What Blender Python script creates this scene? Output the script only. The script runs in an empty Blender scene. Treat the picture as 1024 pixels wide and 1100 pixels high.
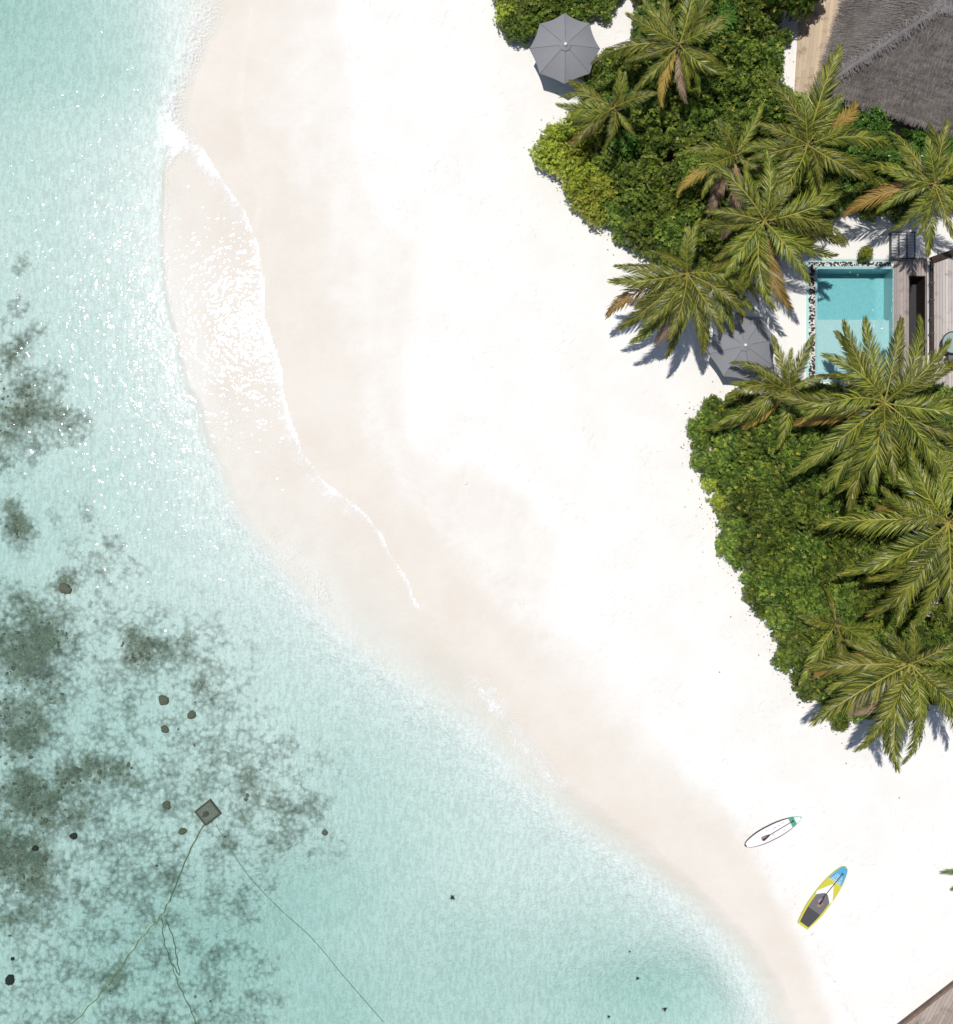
import bpy, bmesh, math, random
import numpy as np
from mathutils import Vector, Matrix

# ------------------------------------------------------------------ camera, sky, sun
S = bpy.context.scene
COL = S.collection
CAM_H = 70.0          # metres above the water
MPP = 0.04            # metres per photograph pixel at the ground
cam_d = bpy.data.cameras.new('camera'); cam = bpy.data.objects.new('camera', cam_d); COL.objects.link(cam)
cam.location = (0, 0, CAM_H); cam.rotation_euler = (0, 0, 0)
cam_d.sensor_fit = 'VERTICAL'; cam_d.angle = 2*math.atan(550*MPP/CAM_H)
cam_d.clip_start = 0.5; cam_d.clip_end = 6000
S.camera = cam
SUN_EL = math.radians(80); SUN_AZ = math.atan2(-0.75, 0.65)      # azimuth from +Y, clockwise
to_sun = Vector((math.cos(SUN_EL)*math.sin(SUN_AZ), math.cos(SUN_EL)*math.cos(SUN_AZ), math.sin(SUN_EL)))
W = bpy.data.worlds.new('World'); S.world = W; W.use_nodes = True
wn = W.node_tree.nodes; wl = W.node_tree.links
sky = wn.new('ShaderNodeTexSky'); sky.sky_type = 'NISHITA'; sky.sun_disc = False
sky.sun_elevation = SUN_EL; sky.sun_rotation = SUN_AZ
wl.new(sky.outputs[0], wn['Background'].inputs[0]); wn['Background'].inputs[1].default_value = 0.085
sd = bpy.data.lights.new('sun', 'SUN'); sun = bpy.data.objects.new('sun', sd); COL.objects.link(sun)
sd.energy = 4.2; sd.angle = math.radians(0.5); sd.color = (1.0, 0.965, 0.91)
sun.rotation_euler = to_sun.to_track_quat('Z', 'Y').to_euler(); sun.location = to_sun*100
S.view_settings.view_transform = 'Standard'; S.view_settings.look = 'None'
S.view_settings.exposure = -0.25; S.view_settings.gamma = 1.0
S.render.engine = 'CYCLES'
S.cycles.max_bounces = 6; S.cycles.transparent_max_bounces = 12; S.cycles.volume_bounces = 0

rnd = random.Random(7)
R = math.radians

# ------------------------------------------------------------------ coordinates
def P(px, py, z=0.0):
    """point at height z seen at photograph pixel px, py"""
    k = (CAM_H - z)/CAM_H
    return Vector(((px-512)*MPP*k, (550-py)*MPP*k, z))

def catmull(pts, n=8):
    p = [np.array(q, float) for q in pts]; p = [2*p[0]-p[1]] + p + [2*p[-1]-p[-2]]
    out = []
    for i in range(1, len(p)-2):
        for k in range(n):
            t = k/n
            out.append(0.5*((2*p[i]) + (-p[i-1]+p[i+1])*t + (2*p[i-1]-5*p[i]+4*p[i+1]-p[i+2])*t*t + (-p[i-1]+3*p[i]-3*p[i+1]+p[i+2])*t**3))
    out.append(p[-2]); return np.array(out)

def dist_poly(X, Y, line):
    d = np.full(X.shape, 1e9)
    for a, b in zip(line[:-1], line[1:]):
        ab = b-a; L = (ab**2).sum() + 1e-12
        t = np.clip(((X-a[0])*ab[0] + (Y-a[1])*ab[1])/L, 0, 1)
        d = np.minimum(d, (X-a[0]-t*ab[0])**2 + (Y-a[1]-t*ab[1])**2)
    return np.sqrt(d)

def inside(X, Y, poly):
    c = np.zeros(X.shape, bool); n = len(poly)
    for i in range(n):
        x1, y1 = poly[i]; x2, y2 = poly[(i+1) % n]
        if y1 == y2: continue
        m = ((y1 > Y) != (y2 > Y)) & (X < (x2-x1)*(Y-y1)/(y2-y1) + x1)
        c ^= m
    return c

_tab = np.random.RandomState(3).rand(256, 256)
def vnoise(x, y):
    xi = np.floor(x).astype(int); yi = np.floor(y).astype(int); fx = x-xi; fy = y-yi
    fx = fx*fx*(3-2*fx); fy = fy*fy*(3-2*fy)
    g = lambda a, b: _tab[a & 255, b & 255]
    return (g(xi, yi)*(1-fx)+g(xi+1, yi)*fx)*(1-fy) + (g(xi, yi+1)*(1-fx)+g(xi+1, yi+1)*fx)*fy
def fbm(x, y, o=4):
    s = 0; a = 0.5; t = 0
    for i in range(o):
        s = s + a*vnoise(x*2**i + 17.3*i, y*2**i + 9.1*i); t += a; a *= 0.5
    return s/t
def sstep(a, b, x):
    t = np.clip((x-a)/(b-a), 0, 1); return t*t*(3-2*t)

# shore lines in photograph pixels
LW = catmull([(420,-1500),(330,-700),(285,-250),(263,-60),(250,5),(226,55),(208,95),(206,132),(236,185),(262,225),(280,275),(286,330),(303,400),
      (318,465),(345,512),(395,555),(425,600),(452,652),(482,686),(530,733),(567,778),(600,824),(640,864),(700,908),(755,955),(800,1000),
      (832,1042),(850,1085),(862,1140),(895,1300),(960,1600),(1100,2200)])
LS = catmull([(300,-1500),(230,-700),(190,-250),(172,-60),(174,20),(180,90),(190,140),(180,185),(177,245),(182,315),(200,392),(229,462),
      (262,540),(312,612),(372,682),(440,737),(500,783),(556,838),(625,892),(700,945),(760,995),(800,1040),(822,1090),(835,1140),(865,1300),(930,1600),(1070,2200)])
LD = catmull([(560,-1500),(470,-700),(400,-250),(372,-60),(376,20),(386,90),(392,180),(425,235),(462,262),(452,350),(448,470),(520,495),(572,530),
      (604,585),(592,650),(640,695),(690,760),(740,822),(800,880),(832,945),(868,1015),(900,1095),(930,1200),(1000,1500),(1150,2200)])
LB = catmull([(790,875),(820,925),(848,960),(868,995),(885,1030),(900,1062),(916,1092),(930,1130)])
FAR = 60000
def land_poly(l): return [(FAR, -FAR), (l[0][0]-1500, -FAR)] + [tuple(q) for q in l] + [(l[-1][0]+3000, FAR), (FAR, FAR)]
PW, PS, PD = land_poly(LW), land_poly(LS), land_poly(LD)

UPPER = [(655,50),(632,70),(612,125),(586,138),(580,165),(598,190),(612,212),(640,238),(662,262),(690,285),(740,300),(800,296),(868,275),
         (892,238),(945,228),(1060,228),(1060,150),(968,140),(974,100),(950,72),(908,74),(884,98),(852,92),(838,78),(846,40),(832,12),(826,-40),(690,-40),(672,30)]
TOP = [(540,-40),(531,0),(535,26),(552,42),(576,40),(606,26),(640,18),(662,8),(668,-40)]
LOWER = [(800,418),(757,434),(743,452),(739,472),(749,510),(764,545),(770,575),(794,622),(806,655),(830,690),(846,728),(874,762),(900,784),
         (940,775),(1060,750),(1060,405),(860,412)]
POOL = (868.0, 281.0, 962.0, 408.0)     # outer rim, pixels

REEF = [(22,440,46,42,.9),(12,385,24,30,.65),(0,480,30,30,.6),(5,562,18,26,.95),(18,700,52,52,1.1),(35,745,38,40,.8),(4,790,42,50,1.0),(30,868,60,38,1.05),(95,838,62,26,.85),
        (10,930,36,50,1.05),(12,1005,20,34,.7),(66,630,28,20,.8),(148,704,36,34,1.0),(212,735,28,24,.65),
        (190,800,60,55,.5),(262,850,80,75,.52),(118,842,30,22,.75),(300,900,56,40,.48),(228,930,38,48,.5),(160,1000,55,60,.42),(110,1062,80,42,.5),
        (178,945,26,60,.5),(40,1085,45,25,.4),(100,605,60,36,.38),(12,285,15,22,.42),(8,335,14,18,.62),(325,885,30,34,.45),(200,1070,50,40,.45),
        (70,560,60,30,.25),(250,790,50,40,.35),(110,660,50,30,.3),(90,760,60,40,.3),(720,1065,60,30,.1)]
def reef_mask(px, py):
    m = np.zeros(np.shape(px))
    wx = (fbm(px/38.+5, py/38.+2)-.5)*46; wy = (fbm(px/38.+50, py/38.+29)-.5)*46
    for x, y, a, b, s in REEF:
        k = 1.0 if a > 12 else 0.12
        m = np.maximum(m, s*np.exp(-(((px+wx*k-x)/a)**2 + ((py+wy*k-y)/b)**2)*(0.8 if a > 12 else 1)))
    sea = sstep(700, 100, px)*sstep(240, 420, py)
    m = np.maximum(m, .35*sstep(365, 250, px+.35*(1100-py)*.3)*sstep(560, 720, py+.3*px*0)*(.55+.9*fbm(px/60.+3, py/60., 3)))
    return m

def height(X, Y, full=False):
    X = np.asarray(X, float); Y = np.asarray(Y, float)
    px = X/MPP+512; py = 550-Y/MPP
    wob = (fbm(px/26., py/26., 4)-.5)*9
    dW = dist_poly(px, py, LW); dW = np.where(inside(px, py, PW), dW, -dW) + wob
    dS = dist_poly(px, py, LS); dS = np.where(inside(px, py, PS), dS, -dS) + wob*.8
    dWm = dW*MPP; dSm = dS*MPP
    # under water
    deep = np.maximum(-dSm, 0)
    film_w = np.maximum(dS, 0)+np.maximum(-dW, 0)+1e-6
    f = np.clip(-dW/film_w, 0, 1)
    upper = sstep(800, 500, py)                       # the sharp sand step fades out down the beach
    zfilm = -0.006 - f*(0.06 + 0.30*(1-upper) + 0.50*sstep(160, 60, py))
    slope = 1.0
    zdeep = -(0.13 + 0.09*upper) * sstep(0, 0.35+1.3*sstep(350, 650, py)+1.4*sstep(140, 60, py), deep) - slope*(1-np.exp(-deep/3.8))
    zdeep -= 0.28*sstep(7, 16, deep)*(1+0*deep) + np.clip((deep-40)/60., 0, 3)*1.5
    zdeep -= (fbm(px/130., py/130., 3)-.5)*0.55*sstep(1.5, 7, deep)
    for x, y, a, b, s in [(715,1078,92,50,.75),(330,960,90,45,.28),(20,20,80,60,.12),(250,1010,80,60,.3),(200,1060,170,95,.32),(640,1000,40,30,.12)]:
        zdeep -= s*np.exp(-(((px-x)/a)**2+((py-y)/b)**2))*sstep(0.3, 2.0, deep)
    for x, y, a, b, s in [(120,640,120,40,.12),(80,950,60,50,.16),(500,960,110,60,.16)]:
        zdeep += s*np.exp(-(((px-x)/a)**2+((py-y)/b)**2))*sstep(1, 3, deep)
    under = zfilm + zdeep
    # beach
    d = np.maximum(dWm, 0)
    beach = 0.012*sstep(0, .3, d) + 0.5*(1-np.exp(-d/9.0)) + (fbm(px/60., py/60., 4)-.5)*0.08*sstep(1, 6, d)
    dB = dist_poly(px, py, LB) 
    beach = beach + 0.05*np.exp(-(dB/7.)**2)*(fbm(px/9., py/9., 3)-.25)
    z = np.where(dW > 0, beach, under)
    reef = reef_mask(px, py)*sstep(0.5, 3, deep)
    z = z + reef*0.10*(fbm(px/11., py/11., 3)-.3)
    inp = (px > POOL[0]+2.5) & (px < POOL[2]-0.5) & (py > POOL[1]+2) & (py < POOL[3]-1.5)
    inp = inp | ((px > 968) & (px < 1001) & (py > 290) & (py < 388))
    z = np.where(inp, -1.8, z)
    if full: return z, px, py, dW, dS, reef, deep
    return z
def ground_z(x, y): return float(height(np.array([x]), np.array([y]))[0])
def PG(px, py, dz=0.0):
    z = 0.0
    for _ in range(4):
        q = P(px, py, z); z = ground_z(q.x, q.y) + dz
    return P(px, py, z)

# ------------------------------------------------------------------ object helpers
def tag(o, label=None, cat=None, group=None, kind=None):
    if label: o['label'] = label
    if cat: o['category'] = cat
    if group: o['group'] = group
    if kind: o['kind'] = kind
    return o
def link(name, data, parent=None):
    o = bpy.data.objects.new(name, data); COL.objects.link(o)
    if parent is not None: o.parent = parent
    return o
def empty(name, loc=(0,0,0), rz=0.0):
    o = link(name, None); o.location = loc; o.rotation_euler = (0, 0, rz); o.empty_display_size = .2; return o
class MB:
    def __init__(s): s.v = []; s.f = []; s.m = []; s.t = []; s.uv = []
    def face(s, pts, m=0, tone=0.5, uv=None):
        i = len(s.v); s.v += [tuple(p) for p in pts]; s.f.append(tuple(range(i, i+len(pts)))); s.m.append(m)
        s.t += [tone]*len(pts); s.uv += (uv if uv else [(0, 0)]*len(pts))
    def grid(s, verts, faces, m=0, tone=0.5):
        i = len(s.v); s.v += [tuple(p) for p in verts]; s.f += [tuple(i+k for k in f) for f in faces]; s.m += [m]*len(faces)
        s.t += [tone]*len(verts); s.uv += [(0, 0)]*len(verts)
    def box(s, x0, y0, z0, x1, y1, z1, m=0, tone=0.5, M=None):
        p = [Vector(q) for q in ((x0,y0,z0),(x1,y0,z0),(x1,y1,z0),(x0,y1,z0),(x0,y0,z1),(x1,y0,z1),(x1,y1,z1),(x0,y1,z1))]
        if M is not None: p = [M @ q for q in p]
        s.grid(p, [(3,2,1,0),(4,5,6,7),(0,1,5,4),(1,2,6,5),(2,3,7,6),(3,0,4,7)], m, tone)
    def tube(s, pts, rad, n=8, m=0, tone=0.5, cap=True):
        pts = [Vector(p) for p in pts]; rs = rad if isinstance(rad, (list, tuple)) else [rad]*len(pts)
        vs = []; k = len(pts); up = Vector((0.013, 0.021, 1))
        for i, p in enumerate(pts):
            t = (pts[min(i+1, k-1)]-pts[max(i-1, 0)]).normalized()
            ref = up if abs(t.dot(up.normalized())) < .95 else Vector((1, 0.02, 0))
            a = t.cross(ref).normalized(); b = t.cross(a).normalized()
            for j in range(n):
                th = 2*math.pi*j/n; vs.append(p + (a*math.cos(th)+b*math.sin(th))*rs[i])
        fs = [(i*n+j, (i+1)*n+j, (i+1)*n+(j+1) % n, i*n+(j+1) % n) for i in range(k-1) for j in range(n)]
        if cap: fs += [tuple(range(n)), tuple((k-1)*n+j for j in range(n-1, -1, -1))]
        s.grid(vs, fs, m, tone)
    def build(s, name, mats, parent=None, smooth=False):
        me = bpy.data.meshes.new(name); me.from_pydata(s.v, [], s.f)
        for m in (mats if isinstance(mats, (list, tuple)) else [mats]): me.materials.append(m)
        me.polygons.foreach_set('material_index', np.array(s.m, dtype=np.int32))
        a = me.attributes.new('tone', 'FLOAT', 'POINT'); a.data.foreach_set('value', np.array(s.t, dtype=np.float32))
        if any(u != (0, 0) for u in s.uv[:64]):
            l = me.uv_layers.new(name='UVMap'); vi = np.zeros(len(me.loops), dtype=np.int32); me.loops.foreach_get('vertex_index', vi)
            l.data.foreach_set('uv', np.array(s.uv, dtype=np.float32)[vi].ravel())
        if smooth: me.polygons.foreach_set('use_smooth', np.ones(len(me.polygons), dtype=bool))
        me.update(); return link(name, me, parent)

# ------------------------------------------------------------------ materials
class NT:
    def __init__(s, name):
        s.mat = bpy.data.materials.new(name); s.mat.use_nodes = True; s.t = s.mat.node_tree; s.n = s.t.nodes; s.l = s.t.links
        s.n.clear(); s.out = s.n.new('ShaderNodeOutputMaterial')
    def new(s, ty, ins=None, **kw):
        n = s.n.new('ShaderNode'+ty)
        for k, v in kw.items(): setattr(n, k, v)
        for k, v in (ins or {}).items():
            if hasattr(v, 'links') or isinstance(v, bpy.types.NodeSocket): s.l.new(v, n.inputs[k])
            else: n.inputs[k].default_value = v
        return n
    def attr(s, name): return s.new('Attribute', attribute_name=name).outputs['Fac']
    def pos(s): return s.new('NewGeometry').outputs['Position'] if False else s.n.new('ShaderNodeNewGeometry').outputs['Position']
    def obj(s): return s.n.new('ShaderNodeTexCoord').outputs['Object']
    def noise(s, vec, scale, detail=3, rough=.5, dist=0.0):
        return s.new('TexNoise', {'Vector': vec, 'Scale': scale, 'Detail': detail, 'Roughness': rough, 'Distortion': dist}).outputs[0]
    def voro(s, vec, scale, feature='F1'):
        return s.new('TexVoronoi', {'Vector': vec, 'Scale': scale}, feature=feature).outputs['Distance']
    def ramp(s, fac, a, b, c0=0.0, c1=1.0):
        return s.new('MapRange', {'Value': fac, 'From Min': a, 'From Max': b, 'To Min': c0, 'To Max': c1}, interpolation_type='SMOOTHSTEP').outputs[0]
    def math(s, op, a, b=0.0, c=0.0):
        n = s.n.new('ShaderNodeMath'); n.operation = op
        for i, v in enumerate((a, b, c)):
            if isinstance(v, bpy.types.NodeSocket): s.l.new(v, n.inputs[i])
            else: n.inputs[i].default_value = v
        return n.outputs[0]
    def mix(s, f, a, b, blend='MIX'):
        n = s.n.new('ShaderNodeMix'); n.data_type = 'RGBA'; n.blend_type = blend
        for i, v in ((0, f), (6, a), (7, b)):
            if isinstance(v, bpy.types.NodeSocket): s.l.new(v, n.inputs[i])
            else: n.inputs[i].default_value = v if i == 0 else (tuple(v)+(1,))[:4]
        return n.outputs[2]
    def scalevec(s, vec, sc, rot=(0,0,0)):
        return s.new('Mapping', {'Vector': vec, 'Scale': sc, 'Rotation': rot}).outputs[0]
    def bump(s, h, dist, strength=1.0, normal=None):
        ins = {'Height': h, 'Distance': dist, 'Strength': strength}
        if normal is not None: ins['Normal'] = normal
        return s.new('Bump', ins).outputs[0]
    def principled(s, col, rough=.6, normal=None, spec=.5, metal=0.0):
        ins = {'Base Color': col if isinstance(col, bpy.types.NodeSocket) else tuple(col)+(1,), 'Roughness': rough, 'Specular IOR Level': spec, 'Metallic': metal}
        if normal is not None: ins['Normal'] = normal
        b = s.new('BsdfPrincipled', ins); return b
    def surf(s, sh): s.l.new(sh.outputs[0], s.out.inputs['Surface']); return s.mat

def simple(name, col, rough=.6, var=.15, scale=12, bump=0.0, spec=.4):
    n = NT(name); p = n.obj(); a = n.noise(p, scale, 4, .6)
    c = n.mix(a, [q*(1-var) for q in col], [min(1, q*(1+var)) for q in col])
    nm = n.bump(n.noise(p, scale*4, 3), bump) if bump else None
    return n.surf(n.principled(c, rough, nm, spec))

def mat_sand():
    n = NT('sand'); p = n.pos()
    wet, reef, lit, dep, wrack_shade, tide = [n.attr(k) for k in ('wet', 'reef', 'litter', 'depth', 'wrack_shade', 'tide')]
    n1 = n.noise(p, .55, 5, .55); n2 = n.noise(p, 3.2, 4, .6); n3 = n.noise(p, 45, 2, .6)
    dry = n.mix(n.ramp(n1, .3, .7), (.790,.768,.735), (.835,.820,.790))
    dry = n.mix(n.ramp(n2, .55, .8, 0, .5), dry, (.775,.75,.715))
    wetc = n.mix(n.ramp(n.noise(p, .35, 4, .6), .3, .7), (.708,.652,.578), (.742,.698,.636))
    wm = n.math('ADD', wet, n.math('MULTIPLY', n.math('SUBTRACT', n.noise(p, .8, 5, .6), .5), .55))
    wm = n.ramp(wm, .22, .85)
    col = n.mix(wm, dry, wetc)
    col = n.mix(n.math('MULTIPLY', tide, n.ramp(n.noise(p, 2.5, 5, .7), .3, .6)), col, dry)
    # shed leaves and bits on the dry sand
    v = n.new('TexVoronoi', {'Vector': p, 'Scale': 1.15, 'Randomness': 1.0})
    sp = n.math('MULTIPLY', n.math('LESS_THAN', v.outputs['Distance'], .018), n.math('GREATER_THAN', n.new('SeparateColor', {'Color': v.outputs['Color']}).outputs[0], .55))
    sp = n.math('MULTIPLY', sp, n.math('SUBTRACT', 1.0, n.ramp(dep, 0, .02)))
    col = n.mix(n.math('MULTIPLY', sp, .7), col, (.30,.22,.14))
    # debris line with the low scarp's short shadows painted in
    wk = n.math('MULTIPLY', wrack_shade, n.ramp(n.noise(p, 4.5, 6, .7, .8), .54, .70))
    col = n.mix(n.math('MULTIPLY', wk, .5), col, (.60,.52,.44))
    # seabed: sand mottled by a painted caustic light net, algae flecks, coral rubble
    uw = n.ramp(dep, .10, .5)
    fleck = n.math('ADD', n.math('MULTIPLY', n.noise(p, 3.6, 8, .74, .9), .75), n.math('MULTIPLY', n.voro(p, 4.5), .30)); caustic = n.noise(p, 16, 3, .7, .8)
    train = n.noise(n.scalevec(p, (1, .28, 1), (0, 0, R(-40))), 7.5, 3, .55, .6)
    caustic = n.math('ADD', n.math('ADD', n.math('MULTIPLY', caustic, .24), n.math('MULTIPLY', n.noise(p, 4.2, 3, .6, 1.8), .34)), n.math('MULTIPLY', train, .42))
    bed = n.mix(n.ramp(caustic, .42, .58), (.735,.745,.71), (.905,.905,.885))
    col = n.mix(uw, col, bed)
    rm = n.math('ADD', reef, n.math('MULTIPLY', n.math('SUBTRACT', fleck, .5), 1.7))
    big = n.noise(p, .9, 4, .6)
    rm = n.math('ADD', rm, n.math('MULTIPLY', n.math('SUBTRACT', big, .5), 1.5))
    rm2 = n.math('MULTIPLY', n.ramp(rm, .22, 1.12), n.ramp(reef, .02, .3))
    rc = n.mix(n.ramp(n.math('ADD', n.math('MULTIPLY', n.noise(p, 16, 6, .85), .7), n.math('MULTIPLY', n.noise(p, 2.2, 4, .7), .3)), .38, .64), (.050,.066,.046), (.42,.42,.29))
    col = n.mix(n.math('MULTIPLY', rm2, .9), col, rc)
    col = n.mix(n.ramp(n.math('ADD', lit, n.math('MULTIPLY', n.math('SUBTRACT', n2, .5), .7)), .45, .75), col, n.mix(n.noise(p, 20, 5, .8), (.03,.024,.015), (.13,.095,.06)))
    # relief
    h = n.math('ADD', n.math('MULTIPLY', n.noise(p, 2.4, 4, .6), .05), n.math('MULTIPLY', n3, .006))
    foot = n.new('TexVoronoi', {'Vector': n.new('VectorMath', {0: p, 1: n.new('TexNoise', {'Vector': p, 'Scale': 1.7}).outputs['Color']}, operation='ADD').outputs[0], 'Scale': 3.1}, feature='SMOOTH_F1').outputs['Distance']
    foot = n.math('MAXIMUM', foot, n.ramp(n.noise(p, .45, 3, .6), .62, .42, 0, .45))
    h = n.math('ADD', h, n.math('MULTIPLY', n.math('MULTIPLY', n.ramp(foot, 0, .45), .03), n.math('SUBTRACT', 1.0, wm)))
    h = n.math('ADD', h, n.math('MULTIPLY', wk, .015))
    net = n.voro(n.new('VectorMath', {0: p, 1: n.new('TexNoise', {'Vector': p, 'Scale': 2.2}).outputs['Color']}, operation='ADD').outputs[0], 5.0)
    rip = n.math('ADD', n.math('MULTIPLY', net, .045), n.math('MULTIPLY', n.noise(p, 7, 2, .5, 1.2), .035))
    h = n.math('ADD', h, n.math('MULTIPLY', rip, uw))
    h = n.math('ADD', h, n.math('MULTIPLY', n.math('MULTIPLY', n.noise(p, 7, 5, .8), .22), rm2))
    rough = n.math('SUBTRACT', .95, n.math('MULTIPLY', wm, .1))
    b = n.principled(col, rough, n.bump(h, 1.0, .75), .2); return n.surf(b)

def mat_water():
    n = NT('sea_water'); p = n.pos()
    foam, calm, glit = n.attr('foam'), n.attr('calm'), n.attr('glint')
    rip = n.noise(p, 5.2, 1.3, .45, .4)
    sw = n.noise(p, 1.3, 1, .5)
    h = n.math('ADD', n.math('MULTIPLY', rip, .0075), n.math('MULTIPLY', sw, .016))
    h = n.math('MULTIPLY', h, calm)
    nm = n.bump(h, 1.0, 1.0)
    gl = n.new('BsdfGlossy', {'Color': (1,1,1,1), 'Roughness': .05, 'Normal': nm}, distribution='BECKMANN')
    tr = n.new('BsdfTransparent', {'Color': (1,1,1,1)})
    fr = n.new('Fresnel', {'IOR': 1.33, 'Normal': nm})
    w = n.new('MixShader', {0: n.math('MULTIPLY', fr.outputs[0], n.math('SUBTRACT', 1.0, n.n.new('ShaderNodeNewGeometry').outputs['Backfacing'])), 1: tr.outputs[0], 2: gl.outputs[0]})
    # foam lace and bubbles
    f1 = n.math('ADD', n.math('MULTIPLY', n.noise(p, 6, 7, .8, 1.4), .7), n.math('MULTIPLY', n.noise(p, 1.6, 4, .6, .8), .3)); f2 = n.voro(p, 6.5)
    m = n.math('ADD', n.math('MULTIPLY', foam, .72), n.math('MULTIPLY', n.math('SUBTRACT', f1, .5), 1.9))
    m = n.math('MULTIPLY', n.math('MULTIPLY', n.ramp(m, .30, .86), n.ramp(foam, .02, .15)), .9)
    df = n.new('BsdfDiffuse', {'Color': (.93,.93,.92,1), 'Roughness': .5})
    fm = n.new('MixShader', {0: m, 1: w.outputs[0], 2: df.outputs[0]})
    n.l.new(fm.outputs[0], n.out.inputs['Surface'])
    va = n.new('VolumeAbsorption', {'Color': (.42,.70,.665,1), 'Density': .42})
    n.l.new(va.outputs[0], n.out.inputs['Volume'])
    return n.mat

def mat_poolwater():
    n = NT('pool_water'); p = n.pos()
    nm = n.bump(n.noise(p, 5, 3, .6, .5), .02)
    gl = n.new('BsdfGlossy', {'Color': (1,1,1,1), 'Roughness': .10, 'Normal': nm}, distribution='BECKMANN'); tr = n.new('BsdfTransparent', {})
    fr = n.new('Fresnel', {'IOR': 1.33, 'Normal': nm})
    w = n.new('MixShader', {0: n.math('MULTIPLY', fr.outputs[0], n.math('SUBTRACT', 1.0, n.n.new('ShaderNodeNewGeometry').outputs['Backfacing'])), 1: tr.outputs[0], 2: gl.outputs[0]}); n.l.new(w.outputs[0], n.out.inputs['Surface'])
    va = n.new('VolumeAbsorption', {'Color': (.10,.80,.86,1), 'Density': .22}); n.l.new(va.outputs[0], n.out.inputs['Volume'])
    return n.mat

def mat_leaf(name, lo, hi, tip, rough=.42, trans=.14):
    n = NT(name); oi = n.new('ObjectInfo').outputs['Random']; t = n.attr('tone')
    c = n.mix(n.ramp(t, 0, 1), lo, hi); c = n.mix(n.ramp(t, .86, 1.0), c, tip)
    hs = n.new('HueSaturation', {'Color': c, 'Value': n.ramp(oi, 0, 1, .82, 1.22), 'Hue': n.ramp(oi, 0, 1, .49, .51)}).outputs[0]
    b = n.principled(hs, rough, None, .45); tl = n.new('BsdfTranslucent', {'Color': hs})
    m = n.new('MixShader', {0: trans, 1: b.outputs[0], 2: tl.outputs[0]}); return n.surf(m)

def mat_wood(name, lo, hi, scale=(1,1,1), rough=.8):
    n = NT(name); p = n.obj(); t = n.attr('tone')
    g = n.noise(n.scalevec(p, scale), 6, 6, .7); st = n.noise(p, 2.2, 5, .65)
    c = n.mix(g, lo, hi); c = n.mix(n.math('MULTIPLY', t, .45), c, [q*.55 for q in lo])
    c = n.mix(n.ramp(st, .5, .72, 0, .75), c, [q*.42 for q in lo])
    return n.surf(n.principled(c, rough, n.bump(g, .006), .2))

def mat_thatch(name, lo, hi):
    n = NT(name); uv = n.n.new('ShaderNodeTexCoord').outputs['UV']; p = n.pos(); t = n.attr('tone')
    g = n.noise(n.scalevec(uv, (1, .13, 1)), 16, 6, .75); b = n.noise(p, .7, 4, .6); f = n.noise(n.scalevec(uv, (1, .1, 1)), 45, 3, .7)
    row = n.noise(n.scalevec(uv, (.25, 1, 1)), 3.5, 3, .6)
    c = n.mix(n.ramp(g, .25, .75), lo, hi); c = n.mix(n.ramp(b, .35, .7, 0, .5), c, [q*.6 for q in lo]); c = n.mix(n.ramp(t, .3, 1, 0, .8), c, hi)
    c = n.mix(n.ramp(row, .45, .7, 0, .35), c, [q*.5 for q in lo])
    h = n.math('ADD', n.math('MULTIPLY', g, .10), n.math('MULTIPLY', f, .05))
    h = n.math('ADD', h, n.math('MULTIPLY', row, .12))
    return n.surf(n.principled(c, .95, n.bump(h, 1.0), .1))

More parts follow.
